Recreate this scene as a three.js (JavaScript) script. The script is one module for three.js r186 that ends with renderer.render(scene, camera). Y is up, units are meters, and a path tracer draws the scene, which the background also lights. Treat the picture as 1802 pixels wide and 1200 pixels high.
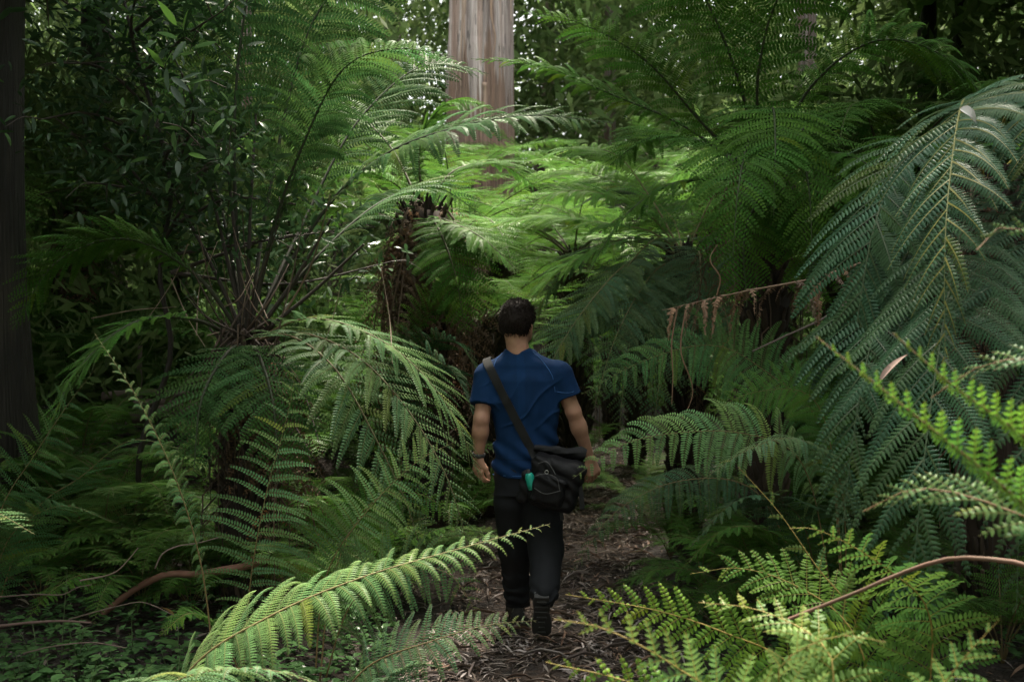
import * as THREE from 'three';
import { mergeGeometries } from 'three/addons/utils/BufferGeometryUtils.js';
import { RoundedBoxGeometry } from 'three/addons/geometries/RoundedBoxGeometry.js';

// ---------------------------------------------------------------- camera, sky, sun, exposure
const scene = new THREE.Scene();
const EYE = 1.56, FOCAL = 1752;                       // eye height in metres; focal length in pixels of the 1802 x 1200 photograph
const camera = new THREE.PerspectiveCamera(37.81, 1024 / 681, 0.1, 400);
camera.position.set(0, EYE, 0); camera.lookAt(0, EYE, -1);
camera.focus = 4.4; camera.userData.fStop = 4;
const skyTexture = (() => {
  const w = 256, h = 128, data = new Float32Array(w * h * 4);
  for (let j = 0; j < h; j++) for (let i = 0; i < w; i++) {
    const el = ((j + 0.5) / h - 0.5) * Math.PI, up = Math.max(0, Math.sin(el)), l = el > 0 ? 0.12 + 0.12 * up : 0.015, o = (j * w + i) * 4;
    data[o] = l * 0.98; data[o + 1] = l; data[o + 2] = l * 1.0; data[o + 3] = 1;
  }
  const t = new THREE.DataTexture(data, w, h, THREE.RGBAFormat, THREE.FloatType);
  t.mapping = THREE.EquirectangularReflectionMapping; t.magFilter = t.minFilter = THREE.LinearFilter; t.needsUpdate = true; return t;
})();
scene.background = skyTexture; scene.environment = skyTexture;
const sun = new THREE.DirectionalLight(0xfff4e2, 1.5);
sun.position.set(3, 30, -23); sun.target.position.set(0, 0, -8); sun.castShadow = true; sun.shadow.radius = 24;
sun.shadow.mapSize.set(2048, 2048); Object.assign(sun.shadow.camera, { left: -30, right: 30, top: 30, bottom: -30, near: 1, far: 120 });
scene.add(sun, sun.target);
const renderer = new THREE.WebGLRenderer({ antialias: true });
renderer.toneMapping = THREE.LinearToneMapping; renderer.toneMappingExposure = 17; renderer.shadowMap.enabled = true;

// ---------------------------------------------------------------- helpers
const V = (x, y, z) => new THREE.Vector3(x, y, z);
let seed = 7;
const rnd = () => { seed = (seed + 0x6d2b79f5) | 0; let t = Math.imul(seed ^ (seed >>> 15), 1 | seed); t = (t + Math.imul(t ^ (t >>> 7), 61 | t)) ^ t; return ((t ^ (t >>> 14)) >>> 0) / 4294967296; };
const rr = (a, b) => a + (b - a) * rnd(), jit = (a) => (rnd() * 2 - 1) * a;
const lerp = (a, b, t) => a + (b - a) * t, clamp = (x, a, b) => Math.min(b, Math.max(a, x)), smooth = (a, b, x) => { const t = clamp((x - a) / (b - a), 0, 1); return t * t * (3 - 2 * t); };
const hash = (x, y, z) => { let h = Math.imul(x, 374761393) ^ Math.imul(y, 668265263) ^ Math.imul(z, 1274126177); h = Math.imul(h ^ (h >>> 13), 1103515245); return ((h ^ (h >>> 16)) >>> 0) / 4294967296; };
const noise = (x, y = 0, z = 0) => {
  const X = Math.floor(x), Y = Math.floor(y), Z = Math.floor(z), s = (t) => t * t * (3 - 2 * t), u = s(x - X), v = s(y - Y), w = s(z - Z);
  const L = (k) => lerp(lerp(hash(X, Y, Z + k), hash(X + 1, Y, Z + k), u), lerp(hash(X, Y + 1, Z + k), hash(X + 1, Y + 1, Z + k), u), v);
  return lerp(L(0), L(1), w) * 2 - 1;
};
const fbm = (x, y = 0, z = 0, n = 4) => { let s = 0, a = 0.5; for (let i = 0; i < n; i++) { s += a * noise(x, y, z); x *= 2.03; y *= 2.03; z *= 2.03; a *= 0.5; } return s; };
const px = (x, y, d) => V((x - 901) / FOCAL * d, EYE - (y - 600) / FOCAL * d, -d);   // a direction of the photograph at a depth in metres
const used = new Map();
const numbered = (n) => { const k = used.get(n) ?? 0; used.set(n, k + 1); return k ? n + '_' + String(k).padStart(3, '0') : n; };
function tag(o, label, category, group, kind) { Object.assign(o.userData, { label, category }); if (group) o.userData.group = group; if (kind) o.userData.kind = kind; return o; }
function thing(name, label, category, p = V(0, 0, 0), group) { const o = new THREE.Group(); o.name = numbered(name); o.position.copy(p); scene.add(o); return tag(o, label, category, group); }
function mesh(name, geometry, material, parent = scene) {
  const o = new THREE.Mesh(geometry, material); o.name = parent === scene ? numbered(name) : name; o.castShadow = o.receiveShadow = true; parent.add(o); return o;
}
class Build {                                          // collects triangles with colours
  constructor() { this.p = []; this.c = []; this.i = []; this.uv = null; }
  v(p, c) { this.p.push(p.x, p.y, p.z); this.c.push(c[0], c[1], c[2]); return this.p.length / 3 - 1; }
  t(a, b, c) { this.i.push(a, b, c); }
  geo() {
    const g = new THREE.BufferGeometry(); g.setAttribute('position', new THREE.Float32BufferAttribute(this.p, 3)); g.setAttribute('color', new THREE.Float32BufferAttribute(this.c, 3));
    g.setIndex(this.i); g.computeVertexNormals(); return g;
  }
}
const shade = (c, k) => [c[0] * k, c[1] * k, c[2] * k], mixc = (a, b, t) => [lerp(a[0], b[0], t), lerp(a[1], b[1], t), lerp(a[2], b[2], t)];
function tubeInto(B, pts, r0, r1, color, sides = 6, rough = 0, cap = true) {           // tapered tube through points
  let n = V(0.3, 1, 0.2), prev = null;
  const T = new THREE.Vector3(), X = new THREE.Vector3(), Y = new THREE.Vector3();
  pts.forEach((p, k) => {
    T.subVectors(pts[Math.min(k + 1, pts.length - 1)], pts[Math.max(k - 1, 0)]).normalize();
    if (Math.abs(T.dot(n)) > 0.97) n = V(1, 0, 0);
    X.crossVectors(n, T).normalize(); Y.crossVectors(T, X); n = Y.clone();
    const r = lerp(r0, r1, k / (pts.length - 1)) * (1 + jit(rough)), c = typeof color === 'function' ? color(k / (pts.length - 1)) : color, ring = [];
    for (let s = 0; s < sides; s++) { const a = s / sides * Math.PI * 2, q = 1 + jit(rough); ring.push(B.v(p.clone().addScaledVector(X, Math.cos(a) * r * q).addScaledVector(Y, Math.sin(a) * r * q), shade(c, 1 + jit(0.08)))); }
    if (prev) for (let s = 0; s < sides; s++) { const s1 = (s + 1) % sides; B.t(prev[s], prev[s1], ring[s]); B.t(prev[s1], ring[s1], ring[s]); }
    if (cap && (k === 0 || k === pts.length - 1)) { const c0 = B.v(p, c); for (let s = 0; s < sides; s++) k ? B.t(ring[s], ring[(s + 1) % sides], c0) : B.t(ring[(s + 1) % sides], ring[s], c0); }
    prev = ring;
  });
}
const curvePts = (pts, n) => new THREE.CatmullRomCurve3(pts, false, 'centripetal').getSpacedPoints(n);
function tubeMesh(name, pts, r0, r1, color, material, parent, sides = 6, rough = 0.05, n = 16) {
  const B = new Build(); tubeInto(B, curvePts(pts, n), r0, r1, color, sides, rough); return mesh(name, B.geo(), material, parent);
}

// ---------------------------------------------------------------- materials
const leafMat = (name, transmission, clearcoat, coatRough) => new THREE.MeshPhysicalMaterial({ name, vertexColors: true, side: THREE.DoubleSide, roughness: 1, specularIntensity: 0.12, transmission, thickness: 0, clearcoat, clearcoatRoughness: coatRough });
const M = {
  frond: leafMat('frond', 0.38, 0.11, 0.3), glossy: leafMat('glossy_frond', 0.12, 0.27, 0.3), soft: leafMat('soft_frond', 0.35, 0.15, 0.35), leaf: leafMat('leaf', 0.3, 0.35, 0.24),
  dead: new THREE.MeshStandardMaterial({ name: 'dead_frond', vertexColors: true, roughness: 0.9, side: THREE.DoubleSide }),
  wood: new THREE.MeshStandardMaterial({ name: 'stalk', vertexColors: true, roughness: 0.75 }),
};
function canvasTexture(w, h, draw, srgb = true, repeat) {
  const data = new Uint8Array(w * h * 4);
  for (let y = 0; y < h; y++) for (let x = 0; x < w; x++) { const c = draw(x / w, y / h), o = (y * w + x) * 4; data[o] = clamp(c[0], 0, 255); data[o + 1] = clamp(c[1], 0, 255); data[o + 2] = clamp(c[2], 0, 255); data[o + 3] = 255; }
  const t = new THREE.DataTexture(data, w, h); t.wrapS = t.wrapT = THREE.RepeatWrapping; t.magFilter = THREE.LinearFilter; if (srgb) t.colorSpace = THREE.SRGBColorSpace; if (repeat) t.repeat.set(...repeat); t.needsUpdate = true; return t;
}

// ---------------------------------------------------------------- ferns
const GREEN = [0.06, 0.15, 0.02], PALE = [0.1, 0.19, 0.055], LIME = [0.115, 0.215, 0.027], BLUE = [0.046, 0.1, 0.046], BROWN = [0.10, 0.055, 0.028];
const g3 = V(0, -1, 0), tA = V(), tB = V(), tC = V(), tD = V(), tE = V();
function pinnule(B, o, dir, nrm, along, len, w, lod, col, fold) {     // one leaflet: o base, dir axis, along = width direction, nrm up
  const P = (s, k, h) => B.v(tE.copy(o).addScaledVector(dir, s * len).addScaledVector(along, k * w).addScaledVector(nrm, h), col);
  if (lod === 0) { const a = P(0, 0, 0), b = P(0.4, -0.5, 0), c = P(1, 0, -len * 0.1), d = P(0.4, 0.5, 0); B.t(a, d, b); B.t(b, d, c); return; }
  if (lod === 1) {
    const a = P(0, 0, 0), l = P(0.35, -0.52, fold * w), m = P(0.4, 0, 0), r = P(0.35, 0.52, fold * w), l2 = P(0.75, -0.36, fold * w * 0.6 - len * 0.06), r2 = P(0.75, 0.36, fold * w * 0.6 - len * 0.06), t = P(1, 0, -len * 0.14);
    B.t(a, m, l); B.t(a, r, m); B.t(l, m, l2); B.t(m, r, r2); B.t(m, t, l2); B.t(m, r2, t); return;
  }
  const K = 5; let c0 = P(0, 0, 0), l0 = P(0.02, -0.3, fold * w * 0.4), r0 = P(0.02, 0.3, fold * w * 0.4);
  for (let k = 1; k <= K; k++) {
    const s = k / K, hw = 0.56 * (1 - 0.75 * s * s), z = -len * 0.14 * s * s, c1 = P(s, 0, z);
    const la = P(s - 0.05, -hw, fold * w * hw + z), ra = P(s - 0.05, hw, fold * w * hw + z);
    B.t(c0, la, l0); B.t(c0, c1, la); B.t(c0, r0, ra); B.t(c0, ra, c1);
    c0 = c1; if (k < K) { l0 = P(s + 0.02, -hw * 0.55, fold * w * hw * 0.5 + z); r0 = P(s + 0.02, hw * 0.55, fold * w * hw * 0.5 + z); }
  }
}
function pinna(B, o, dir, up, len, s) {                 // one side branch with two rows of leaflets
  const n = Math.max(4, Math.round(len / s.gap)), ds = len / n, d = dir.clone(), u = up.clone(), p = o.clone(), S = V(), al = V(), pd = V();
  const aged = rnd() < 0.025, pale = 1 + jit(0.2), hue = aged ? rr(0.25, 0.5) : jit(0.14), ribc = shade(mixc(s.color, s.stalk, 0.5), 0.9);
  let prevL = null, prevR = null;
  for (let k = 0; k <= n; k++) {
    const q = k / n;
    S.crossVectors(d, u).normalize();
    const rw = Math.max(0.0007, s.rib * (1 - q)); 
    const L = B.v(tA.copy(p).addScaledVector(S, rw), ribc), R = B.v(tA.copy(p).addScaledVector(S, -rw), ribc);
    if (prevL !== null) { B.t(prevL, prevR, L); B.t(prevR, R, L); } prevL = L; prevR = R;
    const prof = Math.min(1, 0.62 + q * 3) * Math.pow(1 - q, 0.55) * (q > 0.82 ? 1 : 1) + 0.03, pl = len * s.ratio * prof;
    if (k < n) for (const side of [-1, 1]) {
      if (s.gaps && rnd() < s.gaps) continue;
      const a = s.sweep + q * 0.35 + jit(0.06);
      pd.copy(S).multiplyScalar(side * Math.cos(a)).addScaledVector(d, Math.sin(a)).addScaledVector(u, s.tilt + jit(s.mess ?? 0.06)).normalize();
      al.crossVectors(u, pd).normalize().multiplyScalar(side);
      const k1 = pale * (1 + jit(0.14)), c = [s.color[0] * k1 * (1 + hue), s.color[1] * k1, s.color[2] * k1 * (1 - hue)];
      tC.crossVectors(pd, al); if (tC.dot(u) < 0) tC.negate();
      pinnule(B, p, pd, tC, al, pl * (1 + jit(0.08)), ds * s.fill, s.lod, c, s.fold);
    }
    p.addScaledVector(d, ds); d.addScaledVector(g3, s.droop * ds / len * (0.4 + q)).addScaledVector(u, (s.curl ?? 0) * ds / len).normalize();
    u.addScaledVector(d, -u.dot(d)).normalize();
  }
}
const STYLE = {
  tree: { half: 0.42, pairs: 34, gap: 0.019, ratio: 0.13, rib: 0.0018, sweep: 0.35, tilt: -0.12, fill: 0.66, fold: -0.35, lod: 1, droop: 0.55, forward: 0.35, stipe: 0.2, color: GREEN, stalk: [0.05, 0.035, 0.018], radius: 0.011, peak: 0.4, lift: 0.12 },
  ground: { half: 0.2, pairs: 28, gap: 0.011, ratio: 0.16, rib: 0.0014, sweep: 0.25, tilt: -0.08, fill: 0.74, fold: -0.3, lod: 1, droop: 0.5, forward: 0.25, stipe: 0.22, color: GREEN, stalk: [0.09, 0.06, 0.02], radius: 0.0045, peak: 0.35, lift: 0.1 },
};
// A frond along a curve: geometry of every side branch and of the stalk, in the coordinates of the curve.
function frondGeometry(pts, spec) {
  const s = { ...STYLE[spec.style ?? 'tree'], ...spec }, m = 64, P = curvePts(pts, m), T = [], N = [];
  let n = (s.n ? V(...s.n) : V(0, 1, 0));
  for (let k = 0; k <= m; k++) { const t = V().subVectors(P[Math.min(m, k + 1)], P[Math.max(0, k - 1)]).normalize(); n = n.clone().addScaledVector(t, -n.dot(t)).normalize(); T.push(t); N.push(n); }
  const at = (q) => { const f = clamp(q, 0, 1) * m, k = Math.min(m - 1, Math.floor(f)), w = f - k; return [P[k].clone().lerp(P[k + 1], w), T[k].clone().lerp(T[k + 1], w).normalize(), N[k].clone().lerp(N[k + 1], w).normalize()]; };
  const list = [], count = s.pairs;
  for (let k = 0; k < count; k++) for (const side of [-1, 1]) {
    const f = (k + 0.5 + side * 0.2) / count, q = s.stipe + (1 - s.stipe) * f, [p, t, nn] = at(Math.min(0.998, q));
    const prof = Math.pow(Math.min(1, f / s.peak) * 0.55 + 0.45, 1) * Math.min(1, Math.pow((1 - f) / (1 - s.peak), 0.72)) , len = s.half * (s.even ? 0.6 + 0.4 * prof : Math.max(0.05, prof)) * (1 + jit(0.1)) * (rnd() < 0.04 ? rr(0.4, 0.8) : 1);
    if (s.missing && rnd() < s.missing) continue;
    const b = V().crossVectors(t, nn).multiplyScalar(side), fw = s.forward + f * 0.35 + jit(s.wild ?? 0.14);
    const d = b.multiplyScalar(Math.cos(fw)).addScaledVector(t, Math.sin(fw)).addScaledVector(nn, s.lift + jit(0.13)).normalize();
    const up = nn.clone().addScaledVector(d, -nn.dot(d)).normalize().addScaledVector(t, jit(0.28)); up.addScaledVector(d, -up.dot(d)).normalize();
    const tipc = s.tip ? mixc(s.color, s.tip, smooth(0.55, 1, f)) : s.color;
    list.push([p, d, up, len, { ...s, color: tipc, droop: s.droop * (1 + jit(0.3)) }]);
  }
  const R = new Build(); const rp = []; for (let k = 0; k <= m; k += 2) rp.push(P[k]);
  const sc = s.stalk, sc2 = mixc(s.stalk, s.color, s.stalkFade ?? 0.35);
  tubeInto(R, rp, s.radius, s.radius * 0.12, (q) => mixc(sc, sc2, q), 6, 0.04);
  return { list, stalk: R.geo() };
}
function frond(parent, pts, spec = {}, split = false) {
  const base = parent.position, rel = pts.map((p) => (p.isVector3 ? p.clone() : px(...p)).sub(base)), { list, stalk } = frondGeometry(rel, spec), mat = spec.mat ?? M.frond, smat = M.wood;
  if (split) {
    const g = new THREE.Group(); g.name = 'frond'; parent.add(g); mesh('stalk', stalk, smat, g);
    for (const a of list) { const B = new Build(); pinna(B, ...a); mesh('leaflet_row', B.geo(), mat, g); }
    return g;
  }
  const B = new Build(); for (const a of list) pinna(B, ...a);
  const f = mesh('frond', B.geo(), mat, parent); mesh('stalk', stalk, smat, f); return f;
}
function arch(len, el0, el1, side = 0) {                // a rising and falling stalk from the origin towards +x
  const pts = [V(0, 0, 0)], n = 7; let p = V(0, 0, 0);
  for (let k = 0; k < n; k++) { const e = lerp(el0, el1, Math.pow((k + 0.5) / n, 1.1)) * Math.PI / 180; p = p.clone().add(V(Math.cos(e), Math.sin(e), side * (k / n)).multiplyScalar(len / n)); pts.push(p); }
  return pts;
}
function frondKind(pts, spec, mat = M.frond) {          // shared geometry for copies
  const { list, stalk } = frondGeometry(pts, spec), B = new Build(); for (const a of list) pinna(B, ...a);
  return { leaf: B.geo(), stalk, mat };
}
function putFrond(kind, parent, turn, scale, tilt = 0, p) {
  const f = mesh('frond', kind.leaf, kind.mat, parent); mesh('stalk', kind.stalk, M.wood, f);
  f.rotation.set(0, turn, tilt, 'YXZ'); f.scale.setScalar(scale); if (p) f.position.copy(p); return f;
}
const treeKinds = [], spreadKinds = [], groundKinds = [], groundKindsPale = [], deadKinds = [];
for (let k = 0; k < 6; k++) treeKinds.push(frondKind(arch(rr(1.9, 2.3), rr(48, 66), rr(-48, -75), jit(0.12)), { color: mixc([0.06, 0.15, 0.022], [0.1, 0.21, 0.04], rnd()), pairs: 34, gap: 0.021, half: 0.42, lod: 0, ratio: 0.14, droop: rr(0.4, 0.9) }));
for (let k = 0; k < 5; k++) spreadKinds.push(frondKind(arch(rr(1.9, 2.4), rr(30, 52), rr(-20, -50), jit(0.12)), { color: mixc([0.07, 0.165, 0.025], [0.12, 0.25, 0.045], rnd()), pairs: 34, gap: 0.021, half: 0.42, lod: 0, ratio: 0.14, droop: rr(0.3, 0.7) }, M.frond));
for (let k = 0; k < 5; k++) groundKinds.push(frondKind(arch(rr(0.9, 1.2), rr(62, 80), rr(-5, -50), jit(0.15)), { style: 'ground', color: mixc(GREEN, [0.05, 0.12, 0.024], rnd()), lod: 0, gap: 0.011, droop: rr(0.3, 0.9) }));
for (let k = 0; k < 4; k++) groundKindsPale.push(frondKind(arch(rr(0.9, 1.2), rr(50, 75), rr(0, -40), jit(0.15)), { style: 'ground', color: mixc(PALE, GREEN, rnd() * 0.7), lod: 0, gap: 0.011, droop: rr(0.3, 0.8) }, M.soft));
for (let k = 0; k < 4; k++) deadKinds.push(frondKind([[0, 0], [0.1, 0.05], [0.19, -0.06], [0.23, -0.35], [0.24, -0.8], [0.2, -1.25 - 0.2 * k]].map(([x, y]) => V(x + jit(0.03), y, jit(0.05))), { color: mixc(BROWN, [0.17, 0.115, 0.08], rnd()), stalk: [0.1, 0.065, 0.04], pairs: 26, gap: 0.02, half: 0.34, lod: 0, ratio: 0.13, stipe: 0.08, peak: 0.15, droop: 1.6, tilt: -0.5, sweep: 0.7, mess: 0.7, gaps: 0.2, missing: 0.15, fill: 0.6, radius: 0.009 }, M.dead));
const fibre = [[0.014, 0.009, 0.006], [0.034, 0.021, 0.013]];
function fernTrunk(parent, h, r0 = 0.09, r1 = 0.12) {   // fibrous trunk with stubs of old stalks
  const B = new Build(), pts = []; for (let k = 0; k <= 14; k++) pts.push(V(jit(0.012), h * k / 14, jit(0.012)));
  tubeInto(B, pts, r0 * 1.25, r1, () => mixc(...fibre, rnd()), 14, 0.12);
  const t = mesh('trunk', B.geo(), M.dead, parent), S = new Build();
  const n = Math.round(90 + 90 * h); for (let k = 0; k < n; k++) { const a = k * 2.4 + jit(0.25), q = k / n, y = h * lerp(0.04, 1, q) - 0.05 + jit(0.03), e = rr(0.08, 0.17), R1 = lerp(r0 * 1.25, r1, q), c = V(Math.cos(a), 0, Math.sin(a)); tubeInto(S, [c.clone().multiplyScalar(R1 * 0.75).setY(y), c.clone().multiplyScalar(R1 + 0.012).setY(y + e * 0.55), c.clone().multiplyScalar(R1 + rr(0.015, 0.06)).setY(y + e)], rr(0.016, 0.026), rr(0.006, 0.012), shade(mixc(fibre[0], [0.06, 0.042, 0.028], rnd()), rr(0.7, 1.5)), 5, 0.18); }
  mesh('stalk_stubs', S.geo(), M.dead, t).userData.kind = 'stuff';
  const K = new Build(); for (let k = 0; k < 55; k++) { const a = rnd() * 6.283, y = h * rr(0.45, 0.98), l = Math.min(y - 0.02, rr(0.2, 1)), o = rr(0.01, 0.1), c = V(Math.cos(a), 0, Math.sin(a)), q = V(jit(0.14), 0, jit(0.14)); tubeInto(K, [c.clone().multiplyScalar(r0 * 0.9).setY(y), c.clone().multiplyScalar(r0 + o).add(q).setY(y - l * 0.3), c.clone().multiplyScalar(r0 + o * 0.9).add(q).setY(y - l)], rr(0.004, 0.009), 0.002, shade(mixc([0.025, 0.017, 0.011], [0.13, 0.085, 0.055], Math.pow(rnd(), 3)), 1), 4, 0.15); }
  for (let k = 0; k < 34; k++) { const a = rnd() * 6.283, e = rr(0.05, 0.15), o = rr(0.2, 1), c = V(Math.cos(a), 0, Math.sin(a)); tubeInto(K, [c.clone().multiplyScalar(r1 * 0.7 * o).setY(h - 0.06), c.clone().multiplyScalar(r1 * o).setY(h + e * 0.5), c.clone().multiplyScalar(r1 * o + e * 0.45 * o).setY(h + e)], 0.014, 0.008, shade(mixc(...fibre, rnd()), 0.9), 5, 0.1); }
  mesh('hanging_stalks', K.geo(), M.dead, t).userData.kind = 'stuff'; return t;
}
// ---------------------------------------------------------------- ground, path, litter
const pathX = (z) => { const d = -z; return d < 4.5 ? 0.06 : 0.06 + 1.35 * smooth(4.2, 13, d) - 0.1 * smooth(13, 22, d); }, pathHalf = (z) => 0.47 + 0.1 * noise(z * 0.7, 3);
const bank = (x, z) => 0.85 * smooth(4.9, 7.2, -z) * smooth(-0.85, -2.3, x) + 0.35 * smooth(5, 8, -z) * smooth(0.6, 2, x - pathX(z));
const ground = (x, z) => { const off = Math.abs(x - pathX(z)) - pathHalf(z); return bank(x, z) + 0.16 * smooth(0, 1.4, off) + smooth(-0.2, 1.2, off) * (0.16 * fbm(x * 0.5, z * 0.5, 2) + 0.05 * fbm(x * 2.1, z * 2.1, 5)) + 0.012 * fbm(x * 5, z * 5, 9); };
{
  const tex = canvasTexture(512, 512, (u, v) => { const n = fbm(u * 40, v * 40, 1, 4), m = fbm(u * 9, v * 9, 4, 3), k = 0.7 + 0.5 * n + 0.35 * m; return [46 * k + 10, 37 * k + 8, 30 * k + 7]; }, true);
  const bump = canvasTexture(512, 512, (u, v) => { const k = 128 + 190 * fbm(u * 60, v * 60, 7, 3); return [k, k, k]; }, false);
  const mat = new THREE.MeshStandardMaterial({ name: 'forest_soil', map: tex, bumpMap: bump, bumpScale: 0.02, roughness: 0.95 });
  const sheet = (x0, x1, z0, z1, nx, nz, f) => {
    const g = new THREE.PlaneGeometry(1, 1, nx, nz), P = g.attributes.position, U = g.attributes.uv;
    for (let k = 0; k < P.count; k++) { const x = lerp(x0, x1, P.getX(k) + 0.5), z = lerp(z1, z0, P.getY(k) + 0.5), [X, Y, Z] = f(x, z); P.setXYZ(k, X, Y, Z); U.setXY(k, X / 1.4, Z / 1.4); }
    g.computeVertexNormals(); return g;
  };
  mesh('ground', sheet(-80, 80, -120, 20, 300, 260, (x, z) => { const s = Math.sign(x) * Math.pow(Math.abs(x) / 80, 2.2) * 80, w = 20 - Math.pow((20 - z) / 140, 2) * 140; return [s, ground(s, w) - 0.012, w]; }), mat).userData = { kind: 'structure', label: 'dark brown forest soil under the ferns', category: 'ground' };
  const pm = mat.clone(); pm.name = 'path_soil'; pm.color.setRGB(1.25, 1.15, 1.1);
  mesh('path', sheet(-1, 1, -24, -1.5, 14, 160, (x, z) => { const X = pathX(z) + x * pathHalf(z) * 1.15; return [X, ground(X, z) + 0.004 - 0.03 * smooth(0.75, 1, Math.abs(x)), z]; }), pm).userData = { kind: 'structure', label: 'trodden walking track covered in bark and leaf litter', category: 'path' };
}
function scatter(name, geometry, material, count, place, label, category, parent = scene) {   // place(k) -> [matrix, colour] ; what nobody could count
  const o = new THREE.InstancedMesh(geometry, material, count), m = new THREE.Matrix4(), c = new THREE.Color(); let n = 0;
  for (let k = 0; k < count; k++) { const r = place(k); if (!r) continue; m.compose(r[0], r[1], r[2]); o.setMatrixAt(n, m); c.setRGB(...r[3]); o.setColorAt(n, c); n++; }
  o.count = n; o.name = parent === scene ? numbered(name) : name; o.castShadow = o.receiveShadow = true; parent.add(o);
  if (parent === scene) tag(o, label, category, null, 'stuff'); else o.userData.kind = 'stuff'; return o;
}
const quat = (x, y, z) => new THREE.Quaternion().setFromEuler(new THREE.Euler(x, y, z, 'YXZ'));
const strip = (() => { const B = new Build(), w = [0.1, 0.5, 0.42, 0.05], q = [0, 0.35, 0.7, 1]; let a, b; w.forEach((h, k) => { const y = 0.25 * Math.sin(q[k] * 3.1), l = B.v(V(q[k] - 0.5, y, -h * 0.22), [1, 1, 1]), c = B.v(V(q[k] - 0.5, y - 0.07, 0), [1, 1, 1]), r = B.v(V(q[k] - 0.5, y, h * 0.22), [1, 1, 1]); if (k) { B.t(a[0], a[1], l); B.t(a[1], c, l); B.t(a[1], a[2], c); B.t(a[2], r, c); } a = [l, c, r]; }); return B.geo(); })();
const litterMat = new THREE.MeshStandardMaterial({ name: 'litter', roughness: 0.8, side: THREE.DoubleSide });
const litterTones = [[0.16, 0.12, 0.095], [0.25, 0.2, 0.17], [0.08, 0.055, 0.042], [0.34, 0.29, 0.27], [0.18, 0.11, 0.075], [0.13, 0.1, 0.09]];
scatter('leaf_litter', strip, litterMat, 15000, () => {
  const d = 3.6 + 13 * Math.pow(rnd(), 1.7), z = -d, x = pathX(z) + jit(pathHalf(z) * 1.25), l = rnd() < 0.05 ? rr(0.14, 0.3) : rr(0.02, 0.1) * (rnd() < 0.1 ? 1.6 : 1); if (noise(x * 2.6, z * 2.6, 4) + 0.6 * noise(x * 7, z * 7, 8) > 0.42 && rnd() < 0.75) return null;
  return [V(x, ground(x, z) + rr(0.002, 0.014), z), quat(jit(0.35), rnd() * 6.283, jit(0.3)), V(l, l * rr(0.2, 0.8), Math.min(0.06, l * rr(0.3, 0.9))), shade(litterTones[Math.floor(rnd() * 6)], rr(0.6, 1.15))];
}, 'brown and grey leaf and bark litter strewn along the walking track', 'leaf litter');
scatter('forest_litter', strip, litterMat, 9000, () => {
  const z = -rr(3, 12), x = rr(-4.2, 4.2), l = rr(0.03, 0.13); if (Math.abs(x - pathX(z)) < pathHalf(z) * 1.1) return null;
  return [V(x, ground(x, z) + rr(0, 0.02), z), quat(jit(0.4), rnd() * 6.283, jit(0.4)), V(l, l * rr(0.2, 0.8), l * rr(0.3, 0.8)), shade(litterTones[Math.floor(rnd() * 6)], rr(0.5, 1))];
}, 'dead leaves scattered over the soil beneath the ferns', 'leaf litter');

// ---------------------------------------------------------------- tall trees
const barkTex = canvasTexture(512, 1024, (u, v) => {   // grey-pink smooth bark with long streaks, rough brown stocking low down
  const w = (x, f) => noise(Math.cos(u * 6.283) * f + 9, Math.sin(u * 6.283) * f, x), streak = w(v * 7, 7) * 0.55 + w(v * 16, 24) * 0.4 + w(v * 60, 60) * 0.25;
  const edge = 0.43 + 0.05 * w(1, 4) + 0.04 * w(2, 14), brown = smooth(edge + 0.012, edge - 0.012, v + 0.03 * w(v * 30, 30)), strip2 = smooth(0.25, 0.45, w(v * 6, 5));
  let c = mixc([176, 164, 160], [118, 103, 98], clamp(0.5 + streak, 0, 1)); c = mixc(c, [120, 92, 78], strip2 * 0.5); c = mixc(c, [104, 80, 66], brown * 0.85);
  const k = 0.9 + 0.22 * w(v * 14, 40) + (w(v * 60, 20) > 0.62 ? -0.25 : 0); return shade(c, k);
});
const barkBump = canvasTexture(512, 512, (u, v) => { const k = 128 + 90 * noise(Math.cos(u * 6.283) * 22, Math.sin(u * 6.283) * 22, v * 14) + 60 * noise(Math.cos(u * 6.283) * 50, Math.sin(u * 6.283) * 50, v * 70); return [k, k, k]; }, false);
const barkMat = new THREE.MeshStandardMaterial({ name: 'eucalypt_bark', map: barkTex, bumpMap: barkBump, bumpScale: 0.06, roughness: 0.85 });
const darkBark = new THREE.MeshStandardMaterial({ name: 'dark_bark', vertexColors: true, bumpMap: barkBump, bumpScale: 0.03, roughness: 0.9 });
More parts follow.
